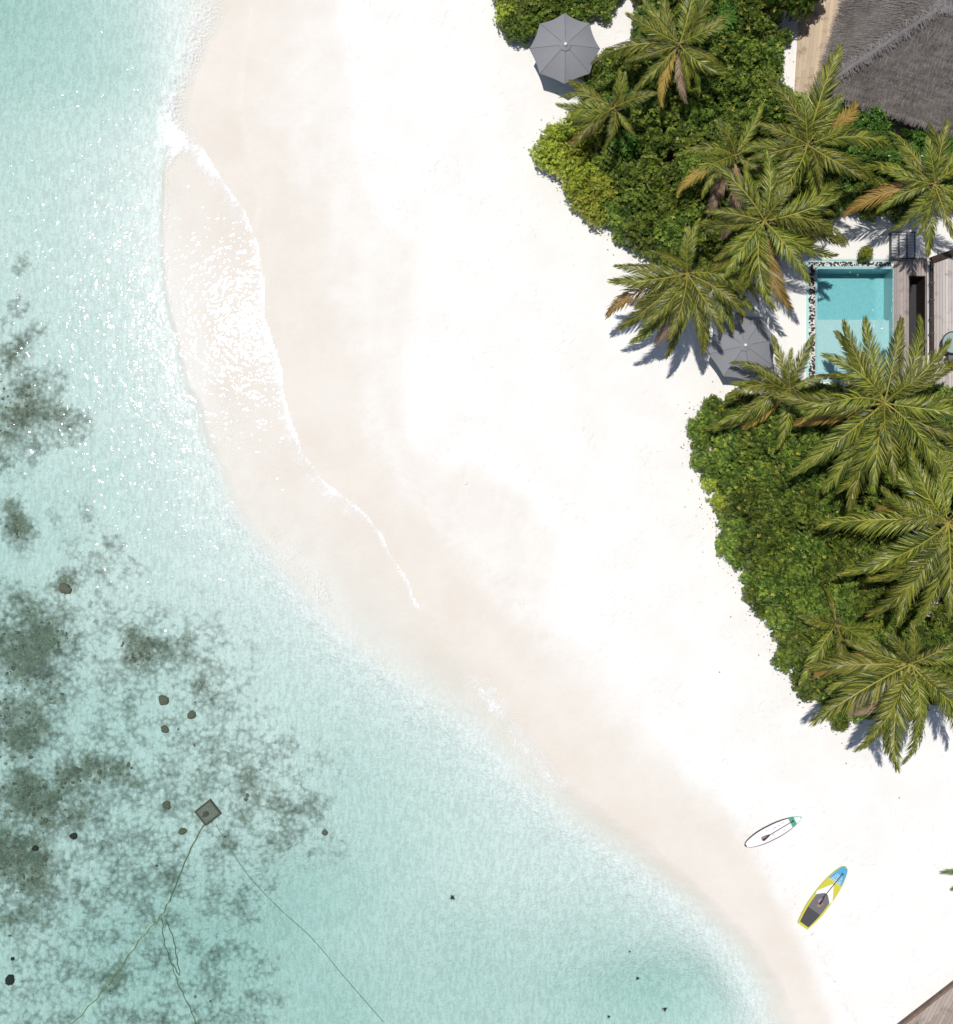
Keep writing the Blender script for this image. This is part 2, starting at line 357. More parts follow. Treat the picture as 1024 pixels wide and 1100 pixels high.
M = dict(
    sand=mat_sand(), water=mat_water(), poolwater=mat_poolwater(),
    shrub=mat_leaf('shrub_leaf', (.036,.078,.014), (.31,.40,.062), (.46,.42,.09)),
    lime=mat_leaf('young_shrub_leaf', (.25,.32,.035), (.56,.60,.09), (.60,.56,.16)),
    gloss=mat_leaf('glossy_shrub_leaf', (.06,.13,.025), (.16,.28,.05), (.28,.34,.08), .35),
    frond=mat_leaf('palm_leaflet', (.036,.060,.008), (.33,.34,.040), (.50,.36,.08), .40, .14),
    fronddry=mat_leaf('dry_palm_leaflet', (.26,.19,.035), (.56,.36,.09), (.55,.42,.25), .6, .2),
    frondgrey=mat_leaf('withered_palm_leaflet', (.26,.17,.10), (.42,.33,.24), (.5,.44,.38), .8, .1),
    rachis=simple('palm_midrib', (.35,.315,.065), .5, .2, 3), rachisdry=simple('dry_midrib', (.42,.25,.10), .6, .2, 3),
    shaft=simple('crown_fibre', (.16,.15,.05), .8, .4, 8),
    trunk=mat_wood('palm_bark', (.20,.165,.13), (.36,.31,.26), (.5,.5,6)),
    stem=simple('shrub_stem', (.12,.09,.06), .8, .3, 20),
    canvas=simple('grey_canvas', (.235,.240,.256), .85, .09, 1.6), canvasseam=simple('canvas_seam', (.13,.135,.15), .85, .05, 6),
    white=simple('white_plastic', (.78,.78,.77), .35, .02, 5), steel=simple('grey_metal', (.40,.41,.42), .4, .05, 8),
    dark=simple('charcoal_metal', (.035,.036,.040), .5, .2, 8), black=simple('black_rubber', (.02,.018,.026), .5, .1, 10),
    void=simple('dark_stone', (.012,.014,.018), .6, .3, 3),
    deck=mat_wood('weathered_deck', (.33,.27,.25), (.52,.46,.43), (7,.7,1)), pale=mat_wood('bleached_deck', (.42,.36,.33), (.72,.67,.64), (7,.6,1)),
    jetty=mat_wood('jetty_plank', (.30,.235,.19), (.56,.48,.42), (7,.7,1)), darkwood=mat_wood('dark_timber', (.035,.024,.02), (.07,.05,.045), (4,1,1)),
    brown=mat_wood('brown_timber', (.16,.10,.075), (.30,.21,.16), (1,1,1)),
    thatch=mat_thatch('thatch', (.145,.122,.110), (.36,.325,.305)), ridge=mat_thatch('ridge_thatch', (.17,.15,.147), (.33,.305,.30)),
    tile=simple('pool_tile', (.265,.485,.50), .3, .22, 9), tilelight=simple('pool_ledge_tile', (.34,.535,.535), .35, .16, 9), tilerim=simple('pool_rim_tile', (.34,.66,.62), .35, .12, 30),  # tile and ledge tone variation paints the water's light ripples into the colour
    plaster=simple('white_plaster', (.72,.69,.65), .8, .06, 6), pebw=simple('white_pebble', (.78,.76,.72), .5, .1, 30), pebb=simple('black_pebble', (.035,.03,.032), .4, .3, 30),
    path=mat_wood('tan_walkway', (.52,.40,.28), (.68,.55,.41), (5,.5,1)),
    concrete=simple('algae_concrete', (.25,.225,.18), .9, .5, 9, .02), concedge=simple('dark_concrete', (.12,.105,.09), .9, .3, 9, .02),
    rope=simple('weedy_rope', (.27,.28,.19), .8, .4, 8), ropey=simple('yellow_weedy_rope', (.42,.36,.14), .8, .5, 8), ropethin=simple('thin_rope', (.38,.46,.40), .8, .3, 8),
    coral=simple('coral_rock', (.19,.17,.125), .95, .75, 6, .03), coralhead=simple('coral_head_rock', (.20,.175,.12), .95, .8, 26, .02), coralpale=simple('pale_coral_rock', (.36,.33,.25), .95, .6, 6, .03), coraldark=simple('dark_coral', (.045,.045,.04), .95, .5, 9, .03),
    byellow=simple('board_yellow', (.58,.54,.055), .3, .05, 4), bblue=simple('board_blue', (.085,.36,.58), .3, .12, 5), bteal=simple('board_green', (.06,.33,.22), .35, .08, 5),
    bmint=simple('board_mint', (.28,.62,.52), .35, .05, 5), bwhite=simple('board_white', (.84,.84,.84), .3, .02, 5), bgrey=simple('pad_grey', (.145,.14,.155), .75, .15, 30),
    bdark=simple('pad_charcoal', (.065,.065,.07), .8, .2, 30), borange=simple('board_orange', (.75,.32,.10), .4, .05, 5), bplum=simple('board_plum', (.055,.022,.045), .4, .05, 5),
)

# ------------------------------------------------------------------ ground sheet and sea
def axis(lo, hi, step, far, grow=1.22):
    a = list(np.arange(lo, hi+step*.5, step)); s = step
    x = a[-1]; r = []
    while x < far: s *= grow; x += s; r.append(x)
    x = a[0]; s = step; l = []
    while x > -far: s *= grow; x -= s; l.append(x)
    return np.array(l[::-1] + a + r)
def grid_mesh(name, xs, ys, Z, mat, attrs, keep=None):
    nx, ny = len(xs), len(ys); X, Y = np.meshgrid(xs, ys)
    co = np.stack([X.ravel(), Y.ravel(), Z.ravel()], 1)
    i = np.arange(nx*ny).reshape(ny, nx)
    F = np.stack([i[:-1,:-1], i[:-1,1:], i[1:,1:], i[1:,:-1]], -1).reshape(-1, 4)
    me = bpy.data.meshes.new(name); me.vertices.add(len(co)); me.vertices.foreach_set('co', co.astype(np.float32).ravel())
    me.loops.add(F.size); me.loops.foreach_set('vertex_index', F.astype(np.int32).ravel())
    me.polygons.add(len(F)); me.polygons.foreach_set('loop_start', (np.arange(len(F))*4).astype(np.int32))
    me.polygons.foreach_set('use_smooth', np.ones(len(F), bool)); me.update(calc_edges=True)
    for k, a in attrs.items():
        at = me.attributes.new(k, 'FLOAT', 'POINT'); at.data.foreach_set('value', a.astype(np.float32).ravel())
    me.materials.append(mat); return link(name, me)

xs = axis(-23, 23, .11, 2500); ys = axis(-24, 24, .11, 2500)
X, Y = np.meshgrid(xs, ys)
Z, px, py, dW, dS, reef, deep = height(X, Y, True)
dD = dist_poly(px, py, LD); dD = np.where(inside(px, py, PD), dD, -dD)
wet = sstep(22, -26, dD)*(0.55 + 0.35*sstep(110, 10, np.abs(dW))) 
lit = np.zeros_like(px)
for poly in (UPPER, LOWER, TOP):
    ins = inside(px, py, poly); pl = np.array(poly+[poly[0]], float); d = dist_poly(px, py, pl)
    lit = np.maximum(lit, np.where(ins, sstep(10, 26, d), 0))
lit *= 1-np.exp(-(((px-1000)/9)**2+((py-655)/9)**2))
wrack_shade = np.exp(-(dist_poly(px, py, LB)/3.0)**2) + .35*np.exp(-((dist_poly(px, py, LB)-6)/8.0)**2)
wrack_shade = wrack_shade*sstep(850, 930, py)
T1 = catmull([(276,-40),(268,30),(259,100),(266,150),(279,215),(272,262),(290,330)]); T2 = catmull([(395,440),(440,520),(500,585),(560,650),(640,722),(700,790)]); T3 = catmull([(520,500),(560,560),(575,610),(560,650)])
tide = .28*np.exp(-((dist_poly(px, py, T1)+(fbm(px/15., py/15.)-.5)*8)/2.4)**2) + .45*np.exp(-(dist_poly(px, py, T2)/15.)**2) + .3*np.exp(-(dist_poly(px, py, T3)/9.)**2)
ground = grid_mesh('sand', xs, ys, Z, M['sand'], dict(wet=wet, reef=reef, litter=lit, depth=np.maximum(-Z, 0)*(dW < 0), wrack_shade=wrack_shade, tide=np.clip(tide, 0, 1)))
tag(ground, kind='structure')

# water body: a closed volume whose top is the sea surface
xs2 = axis(-23.1, 18, .14, 2500, 1.3); ys2 = axis(-24.08, 24.08, .14, 2500, 1.3)
X, Y = np.meshgrid(xs2, ys2); px = X/MPP+512; py = 550-Y/MPP
dW = dist_poly(px, py, LW); dW = np.where(inside(px, py, PW), dW, -dW); dS = dist_poly(px, py, LS); dS = np.where(inside(px, py, PS), dS, -dS)
wob = (fbm(px/26., py/26., 4)-.5)*9; dW = dW+wob; dS = dS+wob*.8
def band(v, c, w): return np.exp(-((v-c)/w)**2)
def blob(x, y, a, b, r=0): 
    c, s = math.cos(R(r)), math.sin(R(r)); u = (px-x)*c+(py-y)*s; v = -(px-x)*s+(py-y)*c
    return np.exp(-(u/a)**2-(v/b)**2)
patch = .25+1.35*fbm(px/22.+4, py/22., 3)
foam = 1.0*band(dW, -1.5, 3.2)*sstep(125, 200, py)*sstep(712, 660, py)*patch
foam += .70*band(dW, -10, 10)*sstep(140, 200, py)*sstep(640, 520, py)*patch*fbm(px/12., py/12.+7, 3)*1.6
foam += .78*band(dW, -14, 15)*sstep(690, 750, py)*sstep(900, 830, py)*(.6+.5*patch)
foam += .30*band(dW, -2, 3)*sstep(690, 760, py)*sstep(1000, 900, py)*patch
foam += .62*band(dS, 1, 3.5)*sstep(130, 170, py)*sstep(375, 330, py)*patch
foam += .85*blob(190,150,20,22) + .85*blob(222,172,26,13,38) + .66*blob(205,60,24,60,10) + .60*blob(178,120,16,40) + .50*blob(228,15,28,30)
foam += .50*blob(300,590,45,34,45) + .60*blob(345,635,26,18,45) + .42*blob(262,430,30,40,60) + .44*blob(292,500,22,60,-35) + .36*blob(235,470,24,30) + .25*blob(375,600,20,30,-40)
glint = .9*blob(160,200,16,45) + .8*blob(163,265,16,40) + .9*blob(158,300,18,22) + .55*blob(105,268,26,12,-20) + .55*blob(95,295,14,14) + .75*blob(137,340,18,18) + .6*blob(172,375,22,26)
glint += .6*blob(120,440,30,30) + .55*blob(160,415,22,20) + .45*blob(175,450,26,16) + .35*blob(105,400,24,20) + .35*blob(110,350,40,60) + .4*blob(215,480,20,14) + .55*blob(190,385,10,16) + .22*blob(200,540,60,40)
glint += .5*blob(150,130,14,60) + .18*blob(470,835,60,30) + .12*blob(350,1040,40,30) + .8*blob(180,170,16,20)
glint = np.clip(glint, 0, 1.2); foam = np.clip(foam, 0, 1.5)
calm = .75 + 0.75*sstep(4, -40, dS)*(.75+.5*fbm(px/35., py/35., 2))
keepv = dW < 55
Zt = -0.004 + 0.010*(fbm(px/55., py/55., 3)-.5)*sstep(0, -60, dS)
nx, ny = len(xs2), len(ys2); idx = np.arange(nx*ny).reshape(ny, nx)
kf = keepv[:-1,:-1] & keepv[:-1,1:] & keepv[1:,1:] & keepv[1:,:-1]
F = np.stack([idx[:-1,:-1], idx[:-1,1:], idx[1:,1:], idx[1:,:-1]], -1)[kf]
# boundary edges
E = np.concatenate([F[:, [0,1]], F[:, [1,2]], F[:, [2,3]], F[:, [3,0]]]); key = np.minimum(E[:,0],E[:,1]).astype(np.int64)*nx*ny + np.maximum(E[:,0],E[:,1])
_, inv, cnt = np.unique(key, return_inverse=True, return_counts=True); BE = E[cnt[inv] == 1]
N = nx*ny; co = np.concatenate([np.stack([X.ravel(), Y.ravel(), Zt.ravel()], 1), np.stack([X.ravel(), Y.ravel(), np.full(N, -9.0)], 1)])
allF = np.concatenate([F, F[:, ::-1]+N, np.stack([BE[:,1], BE[:,0], BE[:,0]+N, BE[:,1]+N], 1)])
used = np.unique(allF); remap = np.full(2*N, -1); remap[used] = np.arange(len(used)); allF = remap[allF]; cu = co[used]
me = bpy.data.meshes.new('sea_water'); me.vertices.add(len(cu)); me.vertices.foreach_set('co', cu.astype(np.float32).ravel())
me.loops.add(allF.size); me.loops.foreach_set('vertex_index', allF.astype(np.int32).ravel())
me.polygons.add(len(allF)); me.polygons.foreach_set('loop_start', (np.arange(len(allF))*4).astype(np.int32))
me.polygons.foreach_set('use_smooth', np.concatenate([np.ones(len(F), bool), np.zeros(len(allF)-len(F), bool)])); me.update(calc_edges=True)
for k, a in dict(foam=foam, glint=glint, calm=calm).items():
    at = me.attributes.new(k, 'FLOAT', 'POINT'); at.data.foreach_set('value', np.concatenate([a.ravel(), a.ravel()])[used].astype(np.float32))
me.materials.append(M['water']); sea = link('sea_water', me); tag(sea, kind='structure')

# ------------------------------------------------------------------ reef rubble, coral heads, mooring block, ropes
ico = bmesh.new(); bmesh.ops.create_icosphere(ico, subdivisions=1, radius=1); IV = [v.co.copy() for v in ico.verts]; IF = [tuple(v.index for v in f.verts) for f in ico.faces]; ico.free()
ico = bmesh.new(); bmesh.ops.create_icosphere(ico, subdivisions=3, radius=1); IV3 = [v.co.copy() for v in ico.verts]; IF3 = [tuple(v.index for v in f.verts) for f in ico.faces]; ico.free()
rs = np.random.RandomState(5)
cx = rs.uniform(-8, 360, 26000); cy = rs.uniform(250, 1108, 26000); mk = reef_mask(cx, cy)*(0.35+1.3*fbm(cx/9., cy/9., 3))
ok = rs.rand(26000)*1.1 < np.clip(mk-.50, 0, 1); cx, cy = cx[ok][:6500], cy[ok][:6500]
wx = (cx-512)*MPP*1.015; wy = (550-cy)*MPP*1.015; wz = height(wx, wy)
mb = MB()
for x, y, z in zip(wx, wy, wz):
    r = .03 + .085*rnd.random()**2.5; sx, sy, sz = r*rnd.uniform(.7, 1.4), r*rnd.uniform(.7, 1.4), r*rnd.uniform(.4, .9)
    mb.grid([(x+v.x*sx*rnd.uniform(.75, 1.2), y+v.y*sy*rnd.uniform(.75, 1.2), z+v.z*sz*rnd.uniform(.8, 1.2)-sz*.25) for v in IV], IF, 1 if rnd.random() < .3 else 0)
tag(mb.build('reef_rubble', [M['coral'], M['coralpale']], smooth=True), 'dark coral rubble scattered over the lagoon bed', 'reef', kind='stuff')

def coral_head(px_, py_, r, mat, label, group=None, flat=.6, seed=0):
    q = PG(px_, py_); rr = random.Random(seed+int(px_)); mb = MB()
    lob = [(Vector((rr.uniform(-1,1), rr.uniform(-1,1), rr.uniform(-.2,1))).normalized(), rr.uniform(.5, 1)) for _ in range(9)]
    vs = []
    for v in IV3:
        k = 1 + .28*sum(max(0, v.dot(l)-.72)*w*2.4 for l, w in lob) - .18 + rr.uniform(-.11, .11)
        vs.append((v.x*r*k, v.y*r*k, v.z*r*k*flat))
    mb.grid(vs, IF3); o = mb.build('coral_head', mat, smooth=True); o.location = (q.x, q.y, q.z+r*.1); tag(o, label, 'coral', group)
for a in [(11,1053,.24,M['coraldark'],'round near black coral head alone on pale sand at the lower left'),
          (80,898,.17,M['coraldark'],'small dark coral head just below the grey reef band, left of the mooring block'),
          (38,911,.15,M['coraldark'],'small dark coral head at the right rim of the left reef'),
          (176,752,.24,M['coralhead'],'brown coral head directly below the large speckled coral patch'),
          (206,768,.20,M['coralhead'],'brown coral head right of two others below the speckled patch'),
          (177,783,.18,M['coralhead'],'smaller brown coral head, lowest of three below the speckled patch'),
          (70,632,.26,M['coralhead'],'brown coral head in the small patch above the big left reef'),
          (349,866+28,.14,M['coralhead'],'little coral clump on the right rim of the greenish weed area'),
          (196,893,.18,M['coralhead'],'tan coral clump left of and below the mooring block'),
          (179,865,.20,M['coralhead'],'tan coral clump in the sand left of the mooring block'),
          (14,1030,.09,M['coraldark'],'tiny dark stone above the round black coral head')]:
    coral_head(*a)
def spiky(px_, py_, r, label):
    q = PG(px_, py_, .03); t = empty('sea_urchin', q); tag(t, label, 'sea urchin', 'dark spiky sea urchins on the bare sand'); rr = random.Random(int(px_)); mb = MB()
    mb.grid([(v.x*r*.35, v.y*r*.35, v.z*r*.3+r*.1) for v in IV3], IF3); mb.build('body', M['coraldark'], t, True); mb = MB()
    for k in range(26):
        a = rr.uniform(0, 6.28); e = rr.uniform(.1, 1.2); l = r*rr.uniform(.6, 1.25); d = Vector((math.cos(a)*math.cos(e), math.sin(a)*math.cos(e), math.sin(e)))
        mb.tube([d*r*.2, d*l], [r*.09, r*.02], 5)
    mb.build('spines', M['coraldark'], t)
spiky(486,964,.17,'dark spiky sea urchin alone on pale sand in the middle of the lower lagoon')
spiky(685,1051,.12,'small dark sea urchin in the deep turquoise hollow, left of its neighbour')
spiky(714,1084,.14,'dark sea urchin low in the deep turquoise hollow')
spiky(654,1092,.10,'small sea urchin at the bottom edge, left of the turquoise hollow')
spiky(676,1022,.07,'tiny sea urchin highest in the turquoise hollow')

q = PG(224, 872); blk = empty('mooring_block', (q.x, q.y, q.z-.03), R(38)); tag(blk, 'square weed-grown concrete mooring block lying under water', 'mooring block')
mb = MB(); mb.box(-.40,-.36,0,.40,.36,.20); mb.build('slab', M['concrete'], blk)
mb = MB()
for x0,y0,x1,y1 in ((-.44,-.40,.44,-.33),(-.44,.33,.44,.40),(-.44,-.33,-.37,.33),(.37,-.33,.44,.33)): mb.box(x0,y0,.02,x1,y1,.25)
mb.build('rim', M['concedge'], blk)
mb = MB(); mb.tube([(.10*math.cos(a*.4)-.1, .10*math.sin(a*.4), .23+.02*math.sin(a)) for a in range(17)], .025, 6); mb.box(-.30,-.05,.2,-.05,.05,.26); mb.build('mooring_ring', M['concedge'], blk)
def rope(name, pts, r, mat, label, wob=1.5, dz=.04, seed=1):
    rr = random.Random(seed); c = catmull(pts, 12); out = []
    for i, (x, y) in enumerate(c):
        k = wob*math.sin(i*.9+seed) * (0 if i == 0 else 1); out.append(PG(x+k*.6, y+k*.3, dz))
    mb = MB(); mb.tube(out, r, 6); tag(mb.build(name, mat, smooth=True), label, 'rope')
rope('rope', [(220,884),(205,912),(193,940),(182,968)], .028, M['rope'], 'dark thick rope running down left from the mooring block', .5)
rope('rope', [(182,968),(170,988),(150,1010),(128,1042),(104,1072),(76,1102)], .020, M['ropey'], 'yellowish weedy rope lying across the bed to the bottom edge', 1.4, seed=2)
rope('rope', [(232,886),(246,910),(268,942),(300,976),(335,1008),(372,1052),(412,1098)], .012, M['ropethin'], 'thin line running from the mooring block down to the right', .3, seed=3)
rope('rope', [(174,985),(176,1010),(184,1035),(192,1058),(205,1085),(212,1104)], .014, M['rope'], 'thin dark rope of a slack pair, left strand', 1.2, seed=4)
rope('rope', [(178,988),(186,1008),(190,1030),(193,1048),(186,1036)], .016, M['rope'], 'short hooked dark rope beside the slack thin strand', 1.0, seed=5)

# ------------------------------------------------------------------ shrubs
def leaf_pts(base, d, n, L, w):
    s = d.cross(n).normalized(); m = base + d*L*.5 - n*L*.02
    return [base, m+s*w*.5+n*w*.16, base+d*L-n*L*.14, m-s*w*.5+n*w*.16]
def shrub_mesh(name, mat, seed, R0=1.0, H=.95, dens=1.0, leaf=.125, lobes=24):
    rr = random.Random(seed); mb = MB(); lb = []
    for i in range(lobes):
        a = i*2.399+rr.uniform(-.4,.4); rad = R0*.74*math.sqrt((i+.5)/lobes); rl = R0*rr.uniform(.17,.31)
        lb.append((Vector((rad*math.cos(a), rad*math.sin(a), H*(1-.62*(rad/R0)**2)-rl*.7+rr.uniform(-.22,.22))), rl, rr.uniform(0,.55)))
    nros = int(29*dens)
    for c, rl, tn in lb:
        for j in range(nros):
            th = rr.uniform(0, 6.283); cz = rr.uniform(-.25, 1); sz = math.sqrt(max(0, 1-cz*cz)); nrm = Vector((sz*math.cos(th), sz*math.sin(th), cz))
            layer = 1 if rr.random() < .72 else rr.uniform(.45,.85)
            pnt = c + nrm*rl*layer*rr.uniform(.75,1.35); up = (nrm + Vector((rr.uniform(-.4,.4),rr.uniform(-.4,.4),.45))).normalized()
            a1 = up.orthogonal().normalized(); b1 = up.cross(a1); ph = rr.uniform(0,6.28); nl = 6; ros = min(.85, tn*.8+rr.uniform(0,.6)**1.3)
            yel = rr.random() < .02
            for k in range(nl):
                t = ph+k*6.283/nl*1.03+rr.uniform(-.2,.2); tilt = rr.uniform(.15,.75) if k % 2 else rr.uniform(0,.4)
                d = ((a1*math.cos(t)+b1*math.sin(t))*math.cos(tilt)+up*math.sin(tilt)).normalized()
                nn = (up*math.cos(tilt)-(a1*math.cos(t)+b1*math.sin(t))*math.sin(tilt)).normalized()
                L = leaf*rr.uniform(.7,1.2); mb.face(leaf_pts(pnt, d, nn, L, L*.52), 0, (1.0 if yel else ros))
    o = mb.build(name, mat); me = o.data; bpy.data.objects.remove(o); 
    ms = MB()
    for c, rl, tn in lb[::2]: ms.tube([(c.x*.1, c.y*.1, -.25), (c.x*.55+rr.uniform(-.1,.1), c.y*.55, c.z*.35), tuple(c)], [.035,.025,.01], 5)
    o = ms.build('stems', M['stem']); sm = o.data; bpy.data.objects.remove(o); return me, sm
V = {'shrub': [shrub_mesh('foliage', M['shrub'], 11+i) for i in range(5)],
     'lime': [shrub_mesh('foliage', M['lime'], 31+i, dens=.9, leaf=.12) for i in range(2)],
     'gloss': [shrub_mesh('foliage', M['gloss'], 41+i, leaf=.19, dens=.7) for i in range(2)]}
def shrub(px_, py_, r, h, kind, label, group, ztop=None, seed=0):
    q = PG(px_, py_) if ztop is None else P(px_, py_, ztop); g = ground_z(q.x, q.y)
    q = P(px_, py_, g+h*.55); g = ground_z(q.x, q.y)
    if g < -.5: g = .5
    t = empty('shrub', (q.x, q.y, g), rnd.uniform(0, 6.28)); tag(t, label, 'shrub', group)
    fm, sm = V[kind][rnd.randrange(len(V[kind]))]
    f = link('foliage', fm, t); f.scale = (r, r*rnd.uniform(.9,1.1), h)
    s = link('stems', sm, t); s.scale = (r, r, h); return t
def fill(poly, spacing, fn):
    pl = np.array(poly+[poly[0]], float); x0, y0 = pl.min(0); x1, y1 = pl.max(0); pts = []
    for _ in range(9000):
        x, y = rnd.uniform(x0, x1), rnd.uniform(max(y0, -22), y1)
        if x > 1050: continue
        if not inside(np.array([x]), np.array([y]), poly)[0]: continue
        d = float(dist_poly(np.array([x]), np.array([y]), pl)[0])
        if d < rnd.uniform(2, 15): continue
        if all((x-a)**2+(y-b)**2 > spacing**2*(0.55 if d < 30 else 1) for a, b, _ in pts): pts.append((x, y, d))
    for x, y, d in pts: fn(x, y, d)
def near(x, y, L): return any(math.hypot(x-a, y-b) < r for a, b, r in L)
GAPS = [(1000,655,11),(915,262,22),(800,-10,4),(945,255,20),(665,45,16),(700,70,8)]
def up_fn(x, y, d):
    if near(x, y, GAPS): return
    edge = d < 26; r = (rnd.uniform(.32,.72) if d < 15 else .74) if edge else rnd.uniform(.78,1.0); h = rnd.uniform(.9,1.3) if edge else rnd.uniform(1.5,2.3)
    if x < 648 and 122 < y < 245:
        h = rnd.uniform(1.3,1.7); r = rnd.uniform(.6,.85)
        k, lab, g = 'lime', 'lime green young shrub bulging onto the sand below the upper parasol', 'lime green shrubs at the seaward tip of the upper thicket'
    elif x > 880 and y < 200: k, lab, g = 'gloss', 'glossy broad-leaved shrub against the thatched roof', 'glossy shrubs beside the thatched roof'; h = rnd.uniform(1.6,2.2)
    elif x > 780: k, lab, g = 'shrub', 'dark green shrub half hidden under the upper palm crowns', 'dark shrubs beneath the upper palms'
    elif edge and x < 760: k, lab, g = 'shrub', 'low green shrub on the sand edge of the upper thicket', 'edge shrubs of the upper thicket'
    elif rnd.random() < .12: k, lab, g = 'gloss', 'bright leaved shrub standing out among the darker shrubs of the upper thicket', 'bright leaved shrubs in the upper thicket'
    else: k, lab, g = 'shrub', 'leafy dark green shrub inside the upper thicket between parasol and pool', 'inner shrubs of the upper thicket'
    shrub(x, y, r, h, k, lab, g)
def top_fn(x, y, d):
    k = 'lime' if (x < 560 and rnd.random() < .5) else 'shrub'
    shrub(x, y, .62 if d < 22 else .85, rnd.uniform(.9,1.5), k, 'green shrub behind the upper parasol at the top edge' if k == 'shrub' else 'yellow green shrub left of the upper parasol at the top edge',
          'shrubs above the upper parasol' if k == 'shrub' else 'yellow green shrubs left of the upper parasol')
def low_fn(x, y, d):
    if near(x, y, GAPS): return
    edge = d < 26; r = (rnd.uniform(.32,.72) if d < 15 else .74) if edge else rnd.uniform(.78,1.0); h = rnd.uniform(.9,1.4) if edge else rnd.uniform(1.6,2.4)
    if edge and x < 930: lab, g = 'low green shrub on the sand edge of the lower thicket', 'edge shrubs of the lower thicket'
    elif x > 880: lab, g = 'dark green shrub half hidden under the lower palm crowns', 'dark shrubs beneath the lower palms'
    else: lab, g = 'leafy dark green shrub inside the lower thicket below the pool', 'inner shrubs of the lower thicket'
    k = 'lime' if (edge and x < 790 and rnd.random() < .18) else 'shrub'
    if k == 'lime': lab, g = 'yellow green shrub on the left edge of the lower thicket', 'yellow green edge shrubs of the lower thicket'
    shrub(x, y, r, h, k, lab, g)
fill(UPPER, 21, up_fn); fill(TOP, 17, top_fn); fill(LOWER, 21, low_fn)
shrub(931, 272, .34, 1.0, 'lime', 'small bright green shrub at the top edge of the pool', None)
shrub(927, 277, .22, .6, 'gloss', 'tiny dark shrub rooted in the pebbles above the pool', None)
shrub(640, 205, .5, .8, 'lime', 'pale lime shrub on the sand under the lime green tip', None)
for i, (x, y, r, h) in enumerate([(858,4,.7,3.6),(838,-6,.8,3.8),(874,-8,.6,3.2)]):
    shrub(x, y, r, h, 'shrub', 'tall leafy shrub at the top edge shading the walkway left of the thatch', 'tall shrubs at the head of the walkway')

# ------------------------------------------------------------------ coconut palms
def frond_mesh(e0, e1, seed, mats, nl=124, L=3.6, droop=1.0, ragged=0.05, side=0.48):
    rr = random.Random(seed); mb = MB(); n = 26; pos = [Vector((0,0,0))]; tan = []
    bend = rr.uniform(-side, side)
    for i in range(n):
        s = (i+.5)/n; e = R(e0+(e1-e0)*s**1.15); y = bend*s; d = Vector((math.cos(e)*math.cos(y), math.cos(e)*math.sin(y), math.sin(e)))
        tan.append(d); pos.append(pos[-1]+d*L/n)
    tan.append(tan[-1])
    mb.tube(pos, [.036*(1-.80*(i/n)**.7)+.003 for i in range(n+1)], 5, 1, .5)
    for k in range(nl):
        s = .11+.885*(k+.5)/nl; f = s*n; i = min(int(f), n-1); p = pos[i].lerp(pos[i+1], f-i); t = tan[i]
        lat = Vector((-t.y, t.x, 0)).normalized(); nrm = t.cross(lat); nrm = nrm if nrm.z > 0 else -nrm
        prof = min(1, .40+(s-.1)*2.6)*min(1, 1.22*(1.03-s)**.42)
        for sd in (-1, 1):
            if rr.random() < ragged: continue
            l = .86*prof*rr.uniform(.80,1.12); fa = R(44+32*s**1.4+rr.uniform(-7,7)); u0 = rr.uniform(.0,.45)
            d = (lat*sd*math.cos(fa)+t*math.sin(fa)+nrm*u0).normalized()
            w = .0145*(.6+.5*prof); q = p.copy(); pts = []; g = 1.35*droop*rr.uniform(.7,1.35)
            tw = rr.uniform(-.5,.5); wd0 = (d.cross(nrm)).normalized(); up2 = wd0.cross(d)
            wd = (wd0*math.cos(tw)+up2*math.sin(tw)).normalized()
            tone = min(.9, max(0, rr.gauss(.42,.30)))
            if s > .93 and rr.random() < .22: tone = 1
            ws = (.55, 1, .85, .12); seg = (.34, .36, .30)
            for j in range(4):
                pts.append((q-wd*w*ws[j], q+wd*w*ws[j]))
                if j < 3:
                    q = q+d*l*seg[j]; d = (d+Vector((0,0,-.42*g))+t*.10).normalized()
            vs = [v for pr in pts for v in pr]; mb.grid(vs, [(0,1,3,2),(2,3,5,4),(4,5,7,6)], 0, tone)
    o = mb.build('frond', mats); me = o.data; bpy.data.objects.remove(o)
    return me, math.hypot(pos[-1].x, pos[-1].y), math.atan2(pos[-1].y, pos[-1].x)
G = [M['frond'], M['rachis']]; D = [M['fronddry'], M['rachisdry']]; WD = [M['frondgrey'], M['rachisdry']]
FR = {'up': [frond_mesh(66, 5, 1+i, G, droop=.7) for i in range(2)],
      'mid': [frond_mesh(44+3*(i%3), -34-5*(i%2), 5+i, G, droop=1.1) for i in range(6)],
      'flat': [frond_mesh(26, -46, 31+i, G, droop=1.3) for i in range(4)],
      'low': [frond_mesh(2, -58, 17+i, G, droop=1.3) for i in range(3)],
      'dry': [frond_mesh(-8, -70, 23+i, D, droop=1.3, ragged=.15) for i in range(2)],
      'wither': [frond_mesh(-20, -76, 27+i, WD, droop=1.5, ragged=.35) for i in range(2)]}
